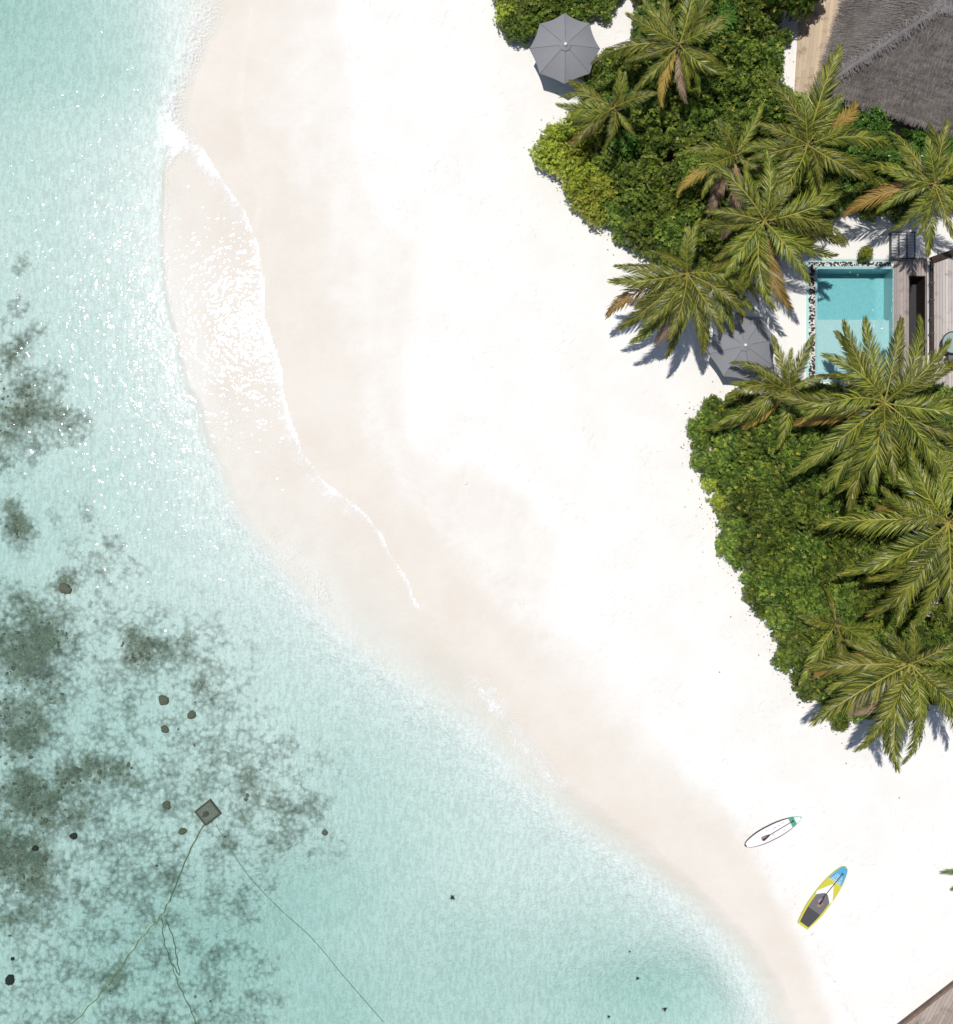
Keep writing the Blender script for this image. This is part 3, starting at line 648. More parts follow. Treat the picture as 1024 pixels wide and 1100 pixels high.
def palm(cx, cy, h, fr, label, lean=(0,0), group='coconut palms along the beach', stub=True):
    c = P(cx, cy, h); b = Vector((c.x-lean[0], c.y-lean[1], 0)); gz = ground_z(b.x, b.y); gz = gz if gz > -.5 else .4; b.z = gz-.1
    t = empty('coconut_palm', (b.x, b.y, gz)); tag(t, label, 'palm tree', group)
    top = c-t.location; mb = MB(); pts = []; rad = []
    for i in range(25):
        s = i/24; p = Vector((top.x*s**1.5, top.y*s**1.5, -.1+(top.z+.05)*s)); pts.append(p); rad.append(.17-.055*s+(.08*(1-s)**6)+.008*(i % 2))
    mb.tube(pts, rad, 10); mb.build('trunk', M['trunk'], t, True)
    mb = MB()   # fibre and sheath boss at the crown
    for k in range(16):
        a = k*2.4; r = .10+.012*k; mb.tube([top+Vector((math.cos(a)*.04, math.sin(a)*.04, -.22)), top+Vector((math.cos(a)*r*.8, math.sin(a)*r*.8, .0)), top+Vector((math.cos(a)*r*1.3, math.sin(a)*r*1.3, .14+.01*(16-k)))], [.07,.055,.03], 5)
    mb.build('crown_shaft', M['shaft'], t)
    sc = MPP*(CAM_H-h)/CAM_H
    dry = 0
    for i, f in enumerate(fr):
        az, ln = f[0]+rnd.uniform(-4,4), f[1]*rnd.uniform(.92,1.05); kind = f[2] if len(f) > 2 else ('up' if ln < 45 else ('flat' if i % 3 == 0 else 'mid'))
        if kind == 'dry':
            dry += 1; kind = 'dry' if dry == 1 else 'low'
        me, hx, off = FR[kind][rnd.randrange(len(FR[kind]))]
        o = link('frond', me, t); s = ln*sc/hx*1.04; s = min(s, {'dry': 1.15, 'wither': 1.1, 'low': 1.3}.get(kind, 1.6))
        o.location = top+Vector((0, 0, {'up': .12, 'mid': .05, 'flat': 0, 'low': -.08, 'dry': -.16, 'wither': -.2}[kind]+.01*(i % 5)))
        o.rotation_euler = (rnd.uniform(-.65,.65), 0, R(az)-off); o.scale = (s, s*rnd.uniform(.85,1.0), s*.9)
    return t
PALMS = [
 (730,48,6.0,[(178,82,'low'),(152,66),(128,58),(104,60),(80,74),(62,66),(28,66),(-18,56,'low'),(-45,50,'low'),(-72,44,'low'),(222,64,'low'),(240,56,'dry'),(200,55),(265,50,'wither'),(95,40,'up'),(20,40,'up'),(330,62)],'coconut palm right of the upper parasol at the top edge',(1.0,-.8)),
 (660,116,4.6,[(160,60),(173,62),(186,56),(148,58,'low'),(235,50,'dry'),(252,46),(225,58),(95,34,'up'),(60,28,'up'),(82,32,'up'),(310,36,'dry'),(20,40),(205,48)],'small coconut palm whose fronds reach over the upper parasol',(.6,-.4)),
 (867,156,6.6,[(183,68),(196,62),(126,76),(110,60),(74,100),(34,100,'dry'),(22,62),(-12,92,'low'),(-32,74),(-70,48),(-95,40),(238,92),(215,74),(160,60),(55,60),(95,46,'up'),(290,60,'low'),(10,96,'dry')],'coconut palm with one long frond pointing up at the thatched roof',(.8,1.0)),
 (821,238,7.0,[(168,58),(182,52,'low'),(236,74),(220,60,'low'),(-78,92),(-58,82),(-38,84,'low'),(-20,88),(22,86),(8,70),(68,62),(92,66),(112,60),(132,72),(-84,96,'dry'),(190,62,'dry'),(-5,92,'dry'),(255,66,'low'),(-100,70,'low'),(45,40,'up'),(20,100,'dry')],'coconut palm with an orange dead frond hanging left of the pool',(1.0,.6)),
 (738,294,6.0,[(171,76),(186,78),(198,82,'dry'),(210,62,'low'),(222,72),(236,84,'low'),(248,88,'wither'),(256,76),(268,82,'low'),(278,74),(290,86,'low'),(304,70),(322,74),(340,60),(76,56),(90,40,'up'),(20,58),(155,44),(228,92,'low'),(245,68,'dry'),(265,60,'mid')],'coconut palm spreading over bare sand left of the pool',(1.0,.8)),
 (772,292,4.8,[(300,56),(284,64,'low'),(318,58,'low'),(332,56),(346,50,'dry'),(270,56),(20,40),(60,46)],'low coconut palm whose fronds cover the second parasol',(.2,.5)),
 (1003,198,6.2,[(122,74),(100,62),(160,56),(185,78,'dry'),(224,64),(236,50),(256,56),(270,72,'dry'),(286,58),(310,60),(335,62),(20,64),(50,74),(80,62),(150,78,'low'),(205,60),(112,46,'up'),(140,50)],'coconut palm with an orange hanging frond under the thatched roof',(.6,-.9)),
 (950,433,6.2,[(172,108),(160,70),(142,82),(126,92),(112,96),(98,86),(82,92),(72,90),(50,92),(28,96),(12,80),(200,92),(216,112),(228,70),(238,98),(250,112),(262,98),(276,84),(290,92),(304,102),(320,86,'low'),(338,96),(352,90),(192,104,'dry'),(232,118,'low'),(268,50,'up'),(20,46,'up'),(256,72,'wither')],'large coconut palm directly below the pool',(-.4,-1.2)),
 (1018,562,6.6,[(172,130),(160,70),(204,112),(216,96),(228,132),(244,118),(258,108),(272,96),(150,82),(134,96),(118,84),(288,92),(100,80),(60,72),(310,82),(340,80),(30,80),(146,60,'dry'),(236,80,'low'),(190,60),(262,56,'low')],'coconut palm with very long fronds at the right edge below the pool palm',(.5,-.4)),
 (1034,492,5.4,[(200,74),(226,80),(180,62),(160,66),(240,84,'dry'),(140,60),(212,62,'dry'),(120,60),(260,60)],'coconut palm cut off by the right edge between two larger palms',(0,0)),
 (978,713,5.6,[(160,66),(214,114),(200,80,'low'),(206,96,'wither'),(226,92,'wither'),(238,102),(250,108,'low'),(258,92),(264,112),(276,116,'wither'),(284,106,'low'),(294,96),(306,106),(322,86),(345,62),(0,60),(25,52),(130,46,'up'),(170,96,'dry'),(183,96,'dry'),(268,80),(245,118,'wither'),(240,60),(110,44)],'lowest coconut palm, fronds hanging over the bare sand',(-.6,.5)),
 (898,671,3.0,[(238,72),(262,50),(340,56),(155,42),(186,36,'up'),(20,40),(300,46),(205,42,'dry'),(95,36,'dry'),(320,70,'low')],'young coconut palm in the left of the lower thicket',(.2,.2)),
 (789,168,5.0,[(58,62),(216,44),(236,56),(160,44),(186,54),(130,40),(270,56,'wither'),(246,54,'wither'),(300,62,'wither'),(20,50),(285,66,'wither'),(200,60,'dry'),(330,50)],'coconut palm with withered brown fronds inside the upper thicket',(.3,.3)),
 (848,418,3.8,[(152,64),(108,56),(62,58),(176,62),(192,68),(214,66),(236,62,'dry'),(88,40,'up'),(255,64),(20,50),(135,46),(225,86,'dry'),(205,78)],'young coconut palm between the second parasol and the pool',(.2,-.3)),
]
for a in PALMS: palm(*a[:5], lean=a[5])

# ------------------------------------------------------------------ parasols
def parasol(px_, py_, rot, label, Rr=1.47):
    zc = 2.45; q = P(px_, py_, zc); g = ground_z(q.x, q.y)
    t = empty('parasol', (q.x, q.y, g), rot); tag(t, label, 'parasol', 'grey eight sided beach parasols'); ze = zc-g-.15; za = ze+.50
    mb = MB(); n = 8; rc = .30
    cor = [Vector((Rr*math.cos(k*math.pi/4), Rr*math.sin(k*math.pi/4), ze)) for k in range(8)]
    for k in range(8):
        a, b = cor[k], cor[(k+1) % 8]; ap = Vector((0,0,za)); rows = []
        for i in range(7):
            s = i/6*.86+.14; row = []
            for j in range(7):
                u = j/6; e = a.lerp(b, u); sag = -.075*4*u*(1-u)*s*s; p = ap.lerp(e, s); bow = 1-.035*4*u*(1-u)*s; row.append(Vector((p.x*bow, p.y*bow, p.z+sag+.05*math.sin(s*math.pi))))
            rows.append(row)
        vs = [v for r_ in rows for v in r_]; mb.grid(vs, [(i*7+j, (i+1)*7+j, (i+1)*7+j+1, i*7+j+1) for i in range(6) for j in range(6)], 0)
        mb.grid([v+Vector((0,0,-.012)) for v in vs], [(i*7+j+1, (i+1)*7+j+1, (i+1)*7+j, i*7+j) for i in range(6) for j in range(6)], 0)
        for j in range(6):   # short hanging edge
            p0, p1 = rows[6][j], rows[6][j+1]; mb.face([p0, p1, p1+Vector((0,0,-.07)), p0+Vector((0,0,-.07))], 0)
    can = mb.build('canopy', M['canvas'], t, False)
    mb = MB()
    for k in range(8):
        c = cor[k]; ap = Vector((0,0,za)); mb.tube([ap.lerp(c, s)+Vector((0,0,.05*math.sin(s*math.pi)+.004)) for s in (.14,.4,.7,1)], .009, 4)
    mb.build('seams', M['canvasseam'], can)
    mb = MB()
    for k in range(8):
        a, b = [Vector((.25*math.cos(x*math.pi/4), .25*math.sin(x*math.pi/4), za+.0)) for x in (k, k+1)]; mb.face([Vector((0,0,za+.12)), a, b], 0); mb.face([Vector((0,0,za+.11)), b, a], 0)
    mb.build('vent_cap', M['canvas'], t)
    mb = MB(); mb.tube([(0,0,za+.10),(0,0,za+.15),(0,0,za+.21),(0,0,za+.24)], [.05,.075,.06,.015], 12); mb.build('finial', M['white'], t, True)
    mb = MB(); mb.tube([(0,0,.05),(0,0,za+.1)], .028, 10); mb.build('pole', M['steel'], t, True)
    for k in range(8):
        mb = MB(); c = cor[k]; mb.tube([Vector((0,0,za-.05)), c*.99-Vector((0,0,c.z*.01+.02))], .011, 5); mb.tube([Vector((0,0,ze-.35)), Vector((c.x*.5, c.y*.5, (za+ze)/2-.03))], .009, 5); mb.build('rib', M['steel'], t)
    mb = MB(); mb.tube([(0,0,-.05),(0,0,.06),(0,0,.08),(0,0,.30)], [.30,.29,.05,.04], 20); mb.build('base', M['dark'], t)
parasol(607, 51, R(90), 'grey octagonal parasol at the top edge, its rim touched by palm fronds')
parasol(799, 372, R(12), 'grey octagonal parasol left of the pool, half covered by palm fronds')

# ------------------------------------------------------------------ swimming pool
def rect(mb, x0, y0, x1, y1, zb, zt, m=0, tone=.5):
    a = P(x0, y1, zt); b = P(x1, y0, zt); mb.box(a.x, a.y, zb, b.x, b.y, zt, m, tone)
PZ = .50
pool = empty('swimming_pool', P(918, 345, .0)); tag(pool, 'turquoise plunge pool with submerged ledge and black and white pebble border', 'swimming pool')
def child(mb, name, mats, par, smooth=False):
    o = mb.build(name, mats, par, smooth); o.matrix_parent_inverse = Matrix.Translation(par.location).inverted(); return o
fl = -1.05
mb = MB(); rect(mb, 866.5, 279.8, 963, 281.3, -.2, PZ+.005); rect(mb, 866.5, 281.3, 868.8, 410, -.2, PZ+.005); rect(mb, 868.8, 407.6, 963, 410, -.2, PZ+.005); child(mb, 'outer_rim', M['tilerim'], pool)
i0, j0, i1, j1 = 878.2, 289.0, 959.2, 399.5
mb = MB(); rect(mb, 875.9, 286.2, 961.5, j0, -1.6, PZ+.012); rect(mb, 875.9, j0, i0, j1, -1.6, PZ+.012); rect(mb, 875.9, j1, 961.5, 401.8, -1.6, PZ+.012); rect(mb, i1, j0, 961.5, j1, -1.6, PZ+.012); child(mb, 'pool_wall', M['tile'], pool)
mb = MB(); a = P(i0, j1, PZ); b = P(i1, j0, PZ); mb.box(a.x-.02, a.y-.02, fl-.3, b.x+.02, b.y+.02, fl); child(mb, 'pool_floor', M['tile'], pool)
c = P(942, 343.5, .1); mb = MB(); mb.box(a.x+.002, a.y+.002, fl, c.x, c.y, .10); child(mb, 'ledge', M['tilelight'], pool)
mb = MB(); mb.box(c.x, a.y+.002, fl, b.x-.003, c.y, -.15); child(mb, 'step', M['tilelight'], pool)
mb = MB(); mb.box(a.x-.004, a.y-.004, fl-.01, b.x+.004, b.y+.004, PZ-.07); child(mb, 'pool_water', M['poolwater'], pool)
mb = MB(); rect(mb, 868.8, 281.3, 963, 286.2, -.2, PZ-.05); rect(mb, 868.8, 286.2, 875.9, 407.6, -.2, PZ-.05); rect(mb, 875.9, 401.8, 963, 407.6, -.2, PZ-.05); child(mb, 'gravel_trough', M['plaster'], pool)
mb = MB()
def pebbles(x0, y0, x1, y1, cnt):
    for _ in range(cnt):
        q = P(rnd.uniform(x0, x1), rnd.uniform(y0, y1), PZ-.02); r = rnd.uniform(.028,.055); dk = 1 if rnd.random() < .36 else 0; an = rnd.uniform(0, 3.1)
        sx, sy = r*rnd.uniform(.8,1.5), r*rnd.uniform(.7,1.1)
        mb.grid([(q.x+(v.x*sx*math.cos(an)-v.y*sy*math.sin(an)), q.y+(v.x*sx*math.sin(an)+v.y*sy*math.cos(an)), q.z+v.z*r*.6+dk*.012) for v in IV], IF, dk)
pebbles(869.3, 287, 875.4, 407, 760); pebbles(869, 281.8, 961, 285.8, 420); pebbles(877, 402.4, 961, 407, 420)
tag(child(mb, 'pebble_border', [M['pebw'], M['pebb']], pool, True), kind='stuff')

# ------------------------------------------------------------------ decks right of the pool
def planked(name, mat, poly_px, z, ang, w, label, cat, thick=.04, hole=None, gap=.008, seed=3, under=True):
    """boards laid at angle ang (world) clipped to a convex pixel polygon"""
    pts = [P(x, y, z) for x, y in poly_px]; c = sum(pts, Vector())/len(pts); t = empty(name, (c.x, c.y, 0)); tag(t, label, cat)
    ca, sa = math.cos(ang), math.sin(ang); loc = [((p.x-c.x)*ca+(p.y-c.y)*sa, -(p.x-c.x)*sa+(p.y-c.y)*ca) for p in pts]; rr = random.Random(seed); mb = MB()
    def cut(v):
        xs_ = []
        for i in range(len(loc)):
            (x1, y1), (x2, y2) = loc[i], loc[(i+1) % len(loc)]
            if (y1 <= v) != (y2 <= v): xs_.append(x1+(v-y1)/(y2-y1)*(x2-x1))
        return (min(xs_), max(xs_)) if len(xs_) > 1 else None
    v = min(q[1] for q in loc); vm = max(q[1] for q in loc)
    while v < vm:
        A = cut(v+gap*.5+1e-4); B = cut(min(v+w-gap*.5, vm-1e-4))
        if A and B:
            segs = [(A[0], A[1], B[0], B[1])]
            if hole:
                h = [((p.x-c.x)*ca+(p.y-c.y)*sa, -(p.x-c.x)*sa+(p.y-c.y)*ca) for p in [P(x, y, z) for x, y in hole]]; hx = [q[0] for q in h]; hy = [q[1] for q in h]
                if v+w*.5 > min(hy) and v+w*.5 < max(hy): segs = [(A[0], min(hx), B[0], min(hx)), (max(hx), A[1], max(hx), B[1])]
            for a0, a1, b0, b1 in segs:
                cuts = [0]+sorted(rr.uniform(.2,.8) for _ in range(1 if abs(a1-a0) > 2.2 else 0))+[1]
                for s0, s1 in zip(cuts[:-1], cuts[1:]):
                    e = .004 if s1 < 1 else 0; zz = z+rr.uniform(-.004,.004)
                    q = [(a0+(a1-a0)*s0, v+gap*.5), (a0+(a1-a0)*s1-e, v+gap*.5), (b0+(b1-b0)*s1-e, v+w-gap*.5), (b0+(b1-b0)*s0, v+w-gap*.5)]
                    top = [Vector((x*ca-y*sa, x*sa+y*ca, zz)) for x, y in q]; bot = [p-Vector((0,0,thick)) for p in top]
                    mb.grid(top+bot, [(0,1,2,3),(7,6,5,4),(0,4,5,1),(1,5,6,2),(2,6,7,3),(3,7,4,0)], 0, rr.random())
        v += w
    mb.build('deck_boards', mat, t); return t
dk = planked('timber_deck', M['deck'], [(961.6,277),(996.5,277),(996.5,432),(961.6,432)], .56, R(90), .13, 'grey weathered timber deck with a long black opening right of the pool', 'deck', hole=[(977.5,297),(993.5,297),(993.5,381),(977.5,381)])
mb = MB(); rect(mb, 976, 295, 995, 383, -.9, -.75); child(mb, 'opening_floor', M['void'], dk)
mb = MB()
for x0,y0,x1,y1 in ((976.6,296.2,977.6,382),(993.4,296.2,994.4,382),(977.6,296.2,993.4,297.2),(977.6,381,993.4,382)): rect(mb, x0, y0, x1, y1, -.75, .58)
child(mb, 'opening_frame', M['darkwood'], dk)
mb = MB(); rect(mb, 961.8, 277.4, 976, 431.6, .3, .50); rect(mb, 995, 277.4, 996.3, 431.6, .3, .5); child(mb, 'joists', M['darkwood'], dk)
pd = planked('bleached_deck', M['pale'], [(1003.5,283),(1075,258),(1075,440),(1003.5,440)], .72, R(90), .13, 'whitish bleached timber deck with dark stains at the right edge', 'deck', seed=9)
mb = MB(); A, B = P(1003, 282.5, .85), P(1075, 257, .85); dv = (B-A).normalized(); nv = Vector((-dv.y, dv.x, 0)); pts = [A, B, B+nv*.28, A+nv*.28]
mb.grid([p for p in pts]+[p-Vector((0,0,.4)) for p in pts], [(0,1,2,3),(7,6,5,4),(0,4,5,1),(1,5,6,2),(2,6,7,3),(3,7,4,0)]); child(mb, 'edge_beam', M['darkwood'], pd)
# white low wall and double rail between the decks
lw = empty('low_wall', P(997.4, 340, .5)); tag(lw, 'narrow white capped wall between the two timber decks', 'wall')
mb = MB(); rect(mb, 996.8, 281, 998.2, 420, .3, .80); child(mb, 'wall_core', M['plaster'], lw)
mb = MB(); rect(mb, 996.5, 280.5, 998.5, 420.5, .80, .84); child(mb, 'cap', M['white'], lw)
rl = empty('railing', P(1001, 340, .7)); tag(rl, 'dark double rail with metal brackets along the bleached deck', 'railing')
for x in (999.9, 1002.2):
    mb = MB(); mb.tube([P(x, 281, 1.30), P(x+.8, 425, 1.30)], .038, 8); child(mb, 'rail', M['darkwood'], rl, True)
for y in (285, 304, 322, 342, 358, 378, 398, 418):
    mb = MB(); a = P(999.2, y, 1.3); b = P(1003.2, y, 1.3); mb.box(a.x-.02, a.y-.025, 1.26, b.x+.02, a.y+.025, 1.36); q = P(1001, y, 1.28); mb.tube([(q.x, q.y, .5), (q.x, q.y, 1.28)], .03, 6); child(mb, 'post', M['dark'], rl)
# brown timber fill strip
st = planked('timber_step', M['brown'], [(998.6,279),(1003.2,279),(1003.2,435),(998.6,435)], .62, R(90), .10, 'narrow brown timber strip under the dark double rail', 'step', seed=5)
# dark slatted bench above the deck
bn = empty('slatted_bench', P(971, 264, .3)); tag(bn, 'charcoal slatted bench in palm shade above the timber deck', 'bench')
mb = MB()
for k in range(3):
    x0 = 957.5+k*8.6
    for j in range(9): rect(mb, x0+.6, 250+j*3.05, x0+7.6, 251.9+j*3.05, .90, .94)
child(mb, 'slats', M['steel'], bn)
mb = MB()
for x in (957, 965.6, 974.2, 982.8): rect(mb, x, 249, x+.9, 278, .84, .96)
rect(mb, 957.9, 248.6, 982.8, 249.6, .84, .955); rect(mb, 957.9, 276.8, 982.8, 277.8, .84, .955); child(mb, 'frame', M['dark'], bn)
for x, y in ((958,250),(982,250),(958,276.5),(982,276.5)):
    mb = MB(); q = P(x, y, .84); mb.box(q.x-.03, q.y-.03, .40, q.x+.03, q.y+.03, .84); child(mb, 'leg', M['dark'], bn)
# round table
q = P(1024, 368, 1.45); tb = empty('round_table', (q.x, q.y, .72)); tag(tb, 'round table with a pale green glass top and dark rim on the bleached deck', 'table')
glass = simple('frosted_glass', (.30,.38,.35), .15, .06, 2)
mb = MB(); mb.tube([(0,0,.70),(0,0,.725)], .43, 40); mb.build('table_top', glass, tb)
mb = MB(); mb.tube([(.455*math.cos(a*math.pi/24), .455*math.sin(a*math.pi/24), .712) for a in range(49)], .028, 8, cap=False); mb.build('rim', M['dark'], tb, True)
mb = MB(); mb.tube([(0,0,.02),(0,0,.70)], .04, 10); mb.tube([(0,0,0),(0,0,.03)], .25, 20); mb.build('pedestal', M['dark'], tb)
q = P(1026, 385, 1.1); ch = empty('armchair', (q.x, q.y, .72)); tag(ch, 'dark curved armchair tucked below the round table', 'chair')
mb = MB(); mb.box(-.30,-.28,.38,.30,.28,.46); mb.build('seat', M['bgrey'], ch)
mb = MB()
for z in (.55,.62,.69): mb.tube([(.40*math.cos(R(a)), .34*math.sin(R(a)), z) for a in range(-200, 21, 12)], .032, 6)
mb.build('backrest', M['darkwood'], ch)
for x, y in ((-.25,-.22),(.25,-.22),(-.25,.22),(.25,.22)):
    mb = MB(); mb.tube([(x,y,0),(x,y,.38)], .022, 6); mb.build('leg', M['dark'], ch)

# ------------------------------------------------------------------ thatched villa and walkway
ux, uy = Vector((.955,-.296,0)), Vector((-.27,-.963,0)); ux.normalize(); uy = Vector((ux.y, -ux.x, 0))   # u along the eave (right, slightly down), v towards the bottom
EZ, AZ = 2.7, 5.7; C0 = P(876, 97, EZ); half = 3.75; Lr = 17.0
C0.z = 0; vil = empty('thatched_villa', C0); tag(vil, 'large villa under a grey hipped thatch roof at the top right corner', 'villa')
def L2(u, v, z): return ux*u + uy*v + Vector((0,0,z))      # v = 0 at the lower eave, negative upward
lo_l, lo_r, up_l, up_r = L2(0,0,EZ), L2(Lr,0,EZ), L2(0,-2*half,EZ), L2(Lr,-2*half,EZ)
rdg_l, rdg_r = L2(half*.92,-half,AZ), L2(Lr-half*.92,-half,AZ)
def slope(mb, e0, e1, r0, r1, m=0, seed=1):
    nu, nv = 60, 22; vs = []; fs = []; uv = []; wu = (e1-e0).length; hv = ((r0+r1)/2-(e0+e1)/2).length
    nrm = (e1-e0).cross(r0-e0).normalized()
    if nrm.z < 0: nrm = -nrm
    for j in range(nv+1):
        s = j/nv
        for i in range(nu+1):
            t = i/nu; p = e0.lerp(e1, t).lerp(r0.lerp(r1, t), s)
            b = float(fbm(np.array([t*wu*1.3+seed*9]), np.array([s*hv*1.1]), 3)[0])-.5
            edge = min(1, min(t, 1-t)*12)*min(1, (1-s)*8)
            sagg = -.10*math.sin(math.pi*s)
            vs.append(p+nrm*(b*.16*edge+sagg)); uv.append(((p-e0).dot((e1-e0).normalized())+.001+seed*31, s*hv))
    i0_ = len(mb.v); mb.grid(vs, [(j*(nu+1)+i, j*(nu+1)+i+1, (j+1)*(nu+1)+i+1, (j+1)*(nu+1)+i) for j in range(nv) for i in range(nu)], m, .2)
    mb.uv[i0_:] = uv
    # straws lying down the slope
    rr = random.Random(seed); dn = (((e0+e1)/2)-((r0+r1)/2)).normalized(); al = (e1-e0).normalized()
    for _ in range(int(wu*hv*60)):
        t, s = rr.random(), rr.random()**1.1; p = e0.lerp(e1, t).lerp(r0.lerp(r1, t), s)+nrm*(.04-.10*math.sin(math.pi*s)+rr.uniform(0,.04)); l = rr.uniform(.12,.36)
        d = (dn+al*rr.uniform(-.22,.22)+nrm*rr.uniform(0,.07)).normalized(); w = al*rr.uniform(.004,.009); u_ = (t*wu+seed*31, s*hv)
        mb.face([p-w, p+w, p+d*l+w*.5, p+d*l-w*.5], m, rr.random(), [u_, u_, u_, u_])
    for _ in range(int(wu*70)):     # ragged eave fringe
        t = rr.random(); p = e0.lerp(e1, t)+nrm*.02; l = rr.uniform(.08,.30); d = (dn+al*rr.uniform(-.3,.3)-Vector((0,0,rr.uniform(0,.5)))).normalized(); w = al*rr.uniform(.006,.014)
        mb.face([p-w-dn*.1, p+w-dn*.1, p+d*l+w*.5, p+d*l-w*.5], m, rr.random(), [(t*wu+.1, 0)]*4)
mb = MB(); slope(mb, lo_l, lo_r, rdg_l, rdg_r, 0, 1); slope(mb, up_l, lo_l, rdg_l, rdg_l, 0, 2); slope(mb, up_r, up_l, rdg_r, rdg_l, 0, 3); slope(mb, lo_r, up_r, rdg_r, rdg_r, 0, 4)
roof = mb.build('roof', M['thatch'], vil)
mb = MB(); e = [lo_l, lo_r, up_r, up_l]
for i in range(4):
    a, b = e[i], e[(i+1) % 4]; mb.face([a, b, b-Vector((0,0,.28)), a-Vector((0,0,.28))], 0, .1, [(.1,0),(5,0),(5,1),(.1,1)])
mb.face([p-Vector((0,0,.27)) for p in e], 0, .1, [(.1,0)]*4); mb.build('eave', M['thatch'], vil)
def hip(a, b, r=.13):
    mb = MB(); rr = random.Random(3); mb.tube([a.lerp(b, s/10)-Vector((0,0,.03)) for s in range(11)], [r*.8]*11, 8)
    ax = (b-a).normalized(); sd_ = ax.cross(Vector((0,0,1))).normalized()
    for _ in range(int((b-a).length*170)):
        p = a.lerp(b, rr.random())+Vector((0,0,r*.8-.01))+sd_*rr.uniform(-.12,.12); k = rr.choice((-1, 1)); d = (sd_*k*.9-Vector((0,0,.55))-ax*rr.uniform(-.6,.9)).normalized(); w = ax*.012; l = rr.uniform(.12,.32)
        mb.face([p-w, p+w, p+d*l+w, p+d*l-w], 0, rr.random(), [(rr.random()*4, rr.random()*4)]*4)
    mb.build('hip_ridge', M['ridge'], roof)
hip(rdg_l, lo_l); hip(rdg_l, up_l); hip(rdg_l, rdg_r); hip(rdg_r, lo_r); hip(rdg_r, up_r)
mb = MB(); a = .9
W4 = [L2(a,-a,0), L2(Lr-a,-a,0), L2(Lr-a,-2*half+a,0), L2(a,-2*half+a,0)]
for i in range(4):
    p, q2 = W4[i], W4[(i+1) % 4]; d = (q2-p).normalized(); nn = Vector((-d.y, d.x, 0))*.12; up = Vector((0,0,3.0)); b0 = Vector((0,0,.2))
    mb.grid([p+b0, q2+b0, q2+nn+b0, p+nn+b0, p+up, q2+up, q2+nn+up, p+nn+up], [(3,2,1,0),(4,5,6,7),(0,1,5,4),(1,2,6,5),(2,3,7,6),(3,0,4,7)])
mb.build('wall', M['brown'], vil)
for i, (u, v) in enumerate([(.35,-.35),(4.5,-.35),(8.6,-.35),(.35,-3.75),(.35,-7.1)]):
    mb = MB(); mb.tube([L2(u,v,.2), L2(u,v,2.75)], .09, 8); mb.build('post', M['brown'], vil, True)
pw = planked('walkway', M['path'], [(863,-45),(852,112),(885,112),(915,-45)], .58, math.atan2(157, 19)-0.0, .17, 'tan boarded walkway between the shrubs and the thatched roof', 'walkway', gap=.004, seed=12)

# ------------------------------------------------------------------ jetty corner, fallen leaf
jt = planked('jetty', M['jetty'], [(971,1102),(1029,1056.5),(1095,1005),(1110,1140),(1040,1190)], .62, R(62), .15, 'brown weathered plank jetty at the bottom right corner', 'jetty', seed=21)
mb = MB(); A, B = P(967, 1105, .66), P(1097, 1003, .66); d = (B-A).normalized(); nn = Vector((d.y, -d.x, 0))*-.10
mb.grid([A, B, B+nn, A+nn]+[p-Vector((0,0,.25)) for p in (A, B, B+nn, A+nn)], [(3,2,1,0),(4,5,6,7),(0,1,5,4),(1,2,6,5),(2,3,7,6),(3,0,4,7)]); child(mb, 'edge_beam', M['brown'], jt)
fme, fhx, foff = frond_mesh(8, -6, 77, WD, nl=40, L=1.6, droop=.5)
fme.materials[0] = M['shrub']; fme.materials[1] = M['dark']
q = PG(1047, 935, .03); o = link('fallen_frond', fme); o.location = (q.x, q.y, q.z+.05); o.rotation_euler = (0,0,R(180)); o.scale = (.85,.34,.6)
tag(o, 'green palm leaf lying on the sand at the right edge', 'palm leaf')
q = PG(1035, 952, .03); o = link('fallen_frond', fme); o.location = (q.x, q.y, q.z+.05); o.rotation_euler = (0,0,R(186)); o.scale = (.34,.3,.6)
tag(o, 'small leaf tip on the sand just below the larger fallen palm leaf', 'palm leaf')

# ------------------------------------------------------------------ paddle boards
def board_w(t, nose, tail):
    """half width (0..1) along the board, t = 0 tail, 1 nose"""
    if tail == 0: return (math.sin(min(1, t/.42)*math.pi/2)**.50)*(math.sin(min(1, (1-t)/.50)*math.pi/2)**.62)
    a = min(1, (t/.38)); b = min(1, ((1-t)/.52)); return (tail+(1-tail)*math.sin(a*math.pi/2)**.9)*(math.sin(b*math.pi/2)**nose)
def slab(Lb, Wb, t0, t1, k0, z0, z1, nose, tail, wfun=None, n=40, mid=None, bevel=.012):
    """deck panel between t0 and t1; k0 scales the outline"""
    vs = []; fs = []
    for i in range(n+1):
        t = t0+(t1-t0)*i/n; w = board_w(min(max(t, 0), .9995), nose, tail)*Wb*.5*k0
        if wfun: w = min(w, wfun(t)*Wb*.5)
        x = (t-.5)*Lb; b = min(bevel, w*.5); rise = .10*max(0, t-.75)**2*16*.06
        for y, z in ((-w, z0), (-w, z1-b), (-w+b, z1), (w-b, z1), (w, z1-b), (w, z0)): vs.append((x, y, z+rise))
    for i in range(n):
        for j in range(6):
            a, b = i*6+j, i*6+(j+1) % 6; fs.append((a, b, b+6, a+6))
    fs += [tuple(range(5, -1, -1)), tuple(n*6+j for j in range(6))]; mb = MB(); mb.grid(vs, fs); return mb
